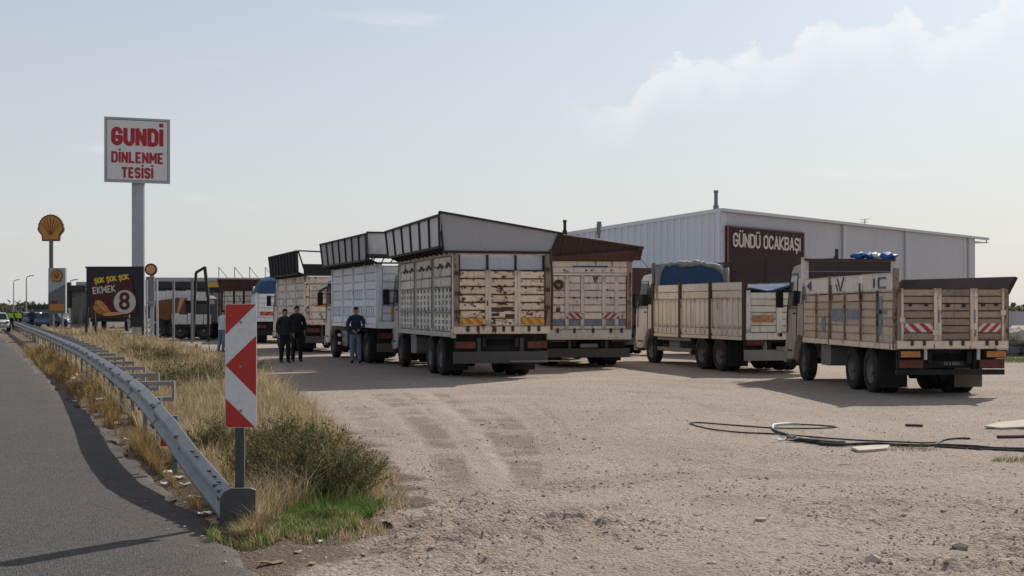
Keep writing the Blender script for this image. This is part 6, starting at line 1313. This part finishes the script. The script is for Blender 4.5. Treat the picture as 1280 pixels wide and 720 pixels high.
MB().bar((gx(241),0,-.1),(gx(245),0,PZ(341,Yg)),.13,.13).bar((gx(260),0,PZ(372,Yg)),(gx(256),0,PZ(333.5,Yg)),.15,.15).bar((gx(244.5),0,PZ(341,Yg)),(gx(256.5),0,PZ(334,Yg)),.13,.13).build('bow', M['darkrib'], e)
MB().bar((gx(260),.1,-.1),(gx(260),.1,PZ(371,Yg)),.13,.13).build('upright', M['darkrib'], e)
# parked trailers between the posts and the trucks
Yq = 88
e = tag(empty('orange_hopper', (PX(212,Yq), Yq, 0)), 'dull orange hopper trailer behind the ladder frame', 'trailer'); qx = lambda px: PX(px,Yq)-PX(212,Yq)
MB().prism([(qx(196),PZ(377,Yq)),(qx(230),PZ(372,Yq)),(qx(226),PZ(393,Yq)),(qx(214),PZ(400,Yq)),(qx(204),PZ(398,Yq))], -1.1, 1.1, frY).build('hopper', M['orangep'], e)
MB().box(qx(198),qx(230),-.9,.9,.62,.78).build('chassis', M['chassis'], e)
for px in (205, 224):
    for s in (-1, 1): inst('rim', RIM, inst('wheel', TYRE, e, (qx(px), s*1.0, .5), (0,0,R(90))))
def flatbed(label, Y, pa, pb, zlo, zhi, m, seed):
    e = tag(empty('flatbed_trailer', (PX((pa+pb)/2,Y), Y, 0), R(seed)), label, 'trailer', 'trailers behind the posts'); hl_ = (PX(pb,Y)-PX(pa,Y))/2
    MB().box(-hl_,hl_,-1.2,1.2,zlo-.25,zlo).build('bed', M['chassis'], e); n = 5
    for i in range(n):
        piece('side_panel', e, -hl_+i*2*hl_/n+.02, -hl_+(i+1)*2*hl_/n-.02, -1.24, -1.19, zlo-.05, zhi+random.uniform(-.06,.06), M[m], (random.uniform(-.05,.05),0,0))
    for s in (-1, 1):
        for x in (-.6*hl_, .6*hl_): inst('rim', RIM, inst('wheel', TYRE, e, (x, s*1.0, .5), (0,0,R(90))))
    return e
flatbed('white sided flatbed trailer behind the steel posts, the higher one', 90, 198, 264, PZ(375,90), PZ(364,90), 'swhite', 3); flatbed('white sided low trailer in front of the dark tractor', 83, 222, 272, PZ(404,83), PZ(392,83), 'swhite', -4)
tr = tag(empty('tractor_unit', (PX(258,92), 92, 0), R(60)), 'dark blue tractor unit standing between the white sided trailers', 'truck')
MB().prism([(0,.9),(0,2.4),(.3,2.6),(1.4,2.6),(1.9,1.8),(2.0,.6),(0,.6)], -1.0, 1.0, frX).build('cab', M['dark'], tr); MB().box(-.9,.9,1.72,1.98,1.75,2.4).build('windscreen', M['glass'], tr); MB().box(-.5,.5,-3,.0,.6,.85).build('chassis', M['chassis'], tr)
for s in (-1, 1):
    for y in (1.0, -2.0): inst('rim', RIM, inst('wheel', TYRE, tr, (s*.95, y, .5), None))
def lorry(label, Y, pa, pb, py1, m, rz_, win=False):
    e = tag(empty('box_lorry', (PX((pa+pb)/2,Y), Y, 0), R(rz_)), label, 'truck', 'lorries by the filling station'); h_ = (PX(pb,Y)-PX(pa,Y))/2; zt = PZ(py1,Y)
    MB().box(-h_,h_,0,5.5,1.05,zt).build('cargo_box', M[m], e); MB().box(-h_+.1,h_-.1,-.05,5.6,.75,1.04).build('chassis', M['chassis'], e)
    n = 6
    for i in range(n+1): x = -h_+2*h_*i/n; piece('rib', e, x-.04, x+.04, -.05, -.001, 1.05, zt+.03, M['darkrib'])
    for s in (-1, 1):
        for y in (.9, 4.6): inst('rim', RIM, inst('wheel', TYRE, e, (s*(h_-.25), y, .5), None))
    MB().prism([(5.7,.9),(5.7,2.5),(7.0,2.5),(7.4,1.6),(7.4,.7)], -h_+.1, h_-.1, frX).build('cab', M['cabwhite'], e); MB().box(-h_+.2,h_-.2,7.1,7.35,1.7,2.3).build('windscreen', M['glass'], e)
lorry('dark brown box lorry seen between the ladder frame and first steel post', 104, 186, 232, 362, 'brownmesh', 6); lorry('dark grey box lorry behind the goal shaped frame', 101, 232, 282, 366, 'station', 4); lorry('rust brown box lorry in the gap beside the kiosk', 112, 112, 160, 372, 'rustred', 5)
lorry('pale box lorry far behind the truck with the blue tarpaulin', 98, 322, 372, 368, 'dusty', 8)
# grey sheet barrier and rubble beyond the wooden truck
Yw = 62; fe = tag(empty('sheet_barrier', (PX(1262,Yw), Yw, -.1)), 'grey sheet metal barrier on posts behind the wooden truck', 'barrier')
for i in range(14): piece('sheet', fe, i*.9+.01, i*.9+.89, .0, .04, 1.12, 1.72, M['clad'])
for i in range(15): piece('post', fe, i*.9-.05, i*.9+.05, -.06, -.001, -.1, 1.75, M['pole'])
for i in range(7): piece('rail', fe, i*1.8, i*1.8+1.78, -.10, -.065, .92, 1.02, M['pole'])
RK = [to_mesh(stone_mesh(20+i, 2, .3), 'boulder', M['rock']) for i in range(3)] + [to_mesh(stone_mesh(30+i, 2, .3), 'boulder', M['rockdk']) for i in range(3)]
for i in range(26):
    dk = i % 2; Y = 55 + rng.random()*3; px = 1248 + rng.random()*95; s = .30 + .35*rng.random(); z = (.25 if dk else .72 + .15*rng.random())
    o = inst('boulder', RK[(3 if dk else 0) + i % 3], None, (PX(px,Y), Y + (0 if dk else 1.2), z - .2), (0,0,rng.random()*6), (s*1.3, s, s))
    tag(o, 'dark boulder in the rubble heap behind the wooden truck' if dk else 'pale boulder on top of the rubble heap behind the wooden truck', 'boulder', 'dark boulders of the rubble heap' if dk else 'pale boulders of the rubble heap')
bm = stone_mesh(77, 4, .3)
for v in bm.verts: v.co = Vector((v.co.x*9, v.co.y*1.8, v.co.z*.95))
tag(inst('rubble', to_mesh(bm, 'rubble', M['rockdk'], True), None, (PX(1300,57.5)+3, 57.8, -.15)), 'low heap of dark rubble and soil behind the wooden truck', 'rubble', kind='stuff')
# far scrub along the horizon
def far_trees():
    V = []; C = []
    for k in range(260):
        Y = 420 + rng.random()*500; px = (rng.random()*1.5 - .1)*1280 if k > 90 else rng.random()*140 - 60; X = PX(px, Y); hh = 2.0 + 2.5*rng.random(); rr = 3 + 4*rng.random()
        q = rng.normal(0, 1, (60, 3)); q /= np.linalg.norm(q, axis=1)[:, None]; q *= (rng.random((60, 1))**.4); c = np.stack([X+q[:, 0]*rr, Y+q[:, 1]*rr, hh*.5+q[:, 2]*hh*.5], -1)
        d = rng.normal(0, .55, (60, 4, 3)); V.append((c[:, None]+d).reshape(-1, 3)); C.append(np.repeat(pick(60, [(.10,.11,.07), (.13,.13,.08), (.08,.09,.06)]), 4, 0))
    V = np.concatenate(V); return npmesh('treeline', V, np.arange(len(V)).reshape(-1, 4), MLF, np.concatenate(C), smooth=False)
tag(far_trees(), 'low dark scrub along the far horizon', 'scrub', kind='stuff')
for k in list(CABS): pass
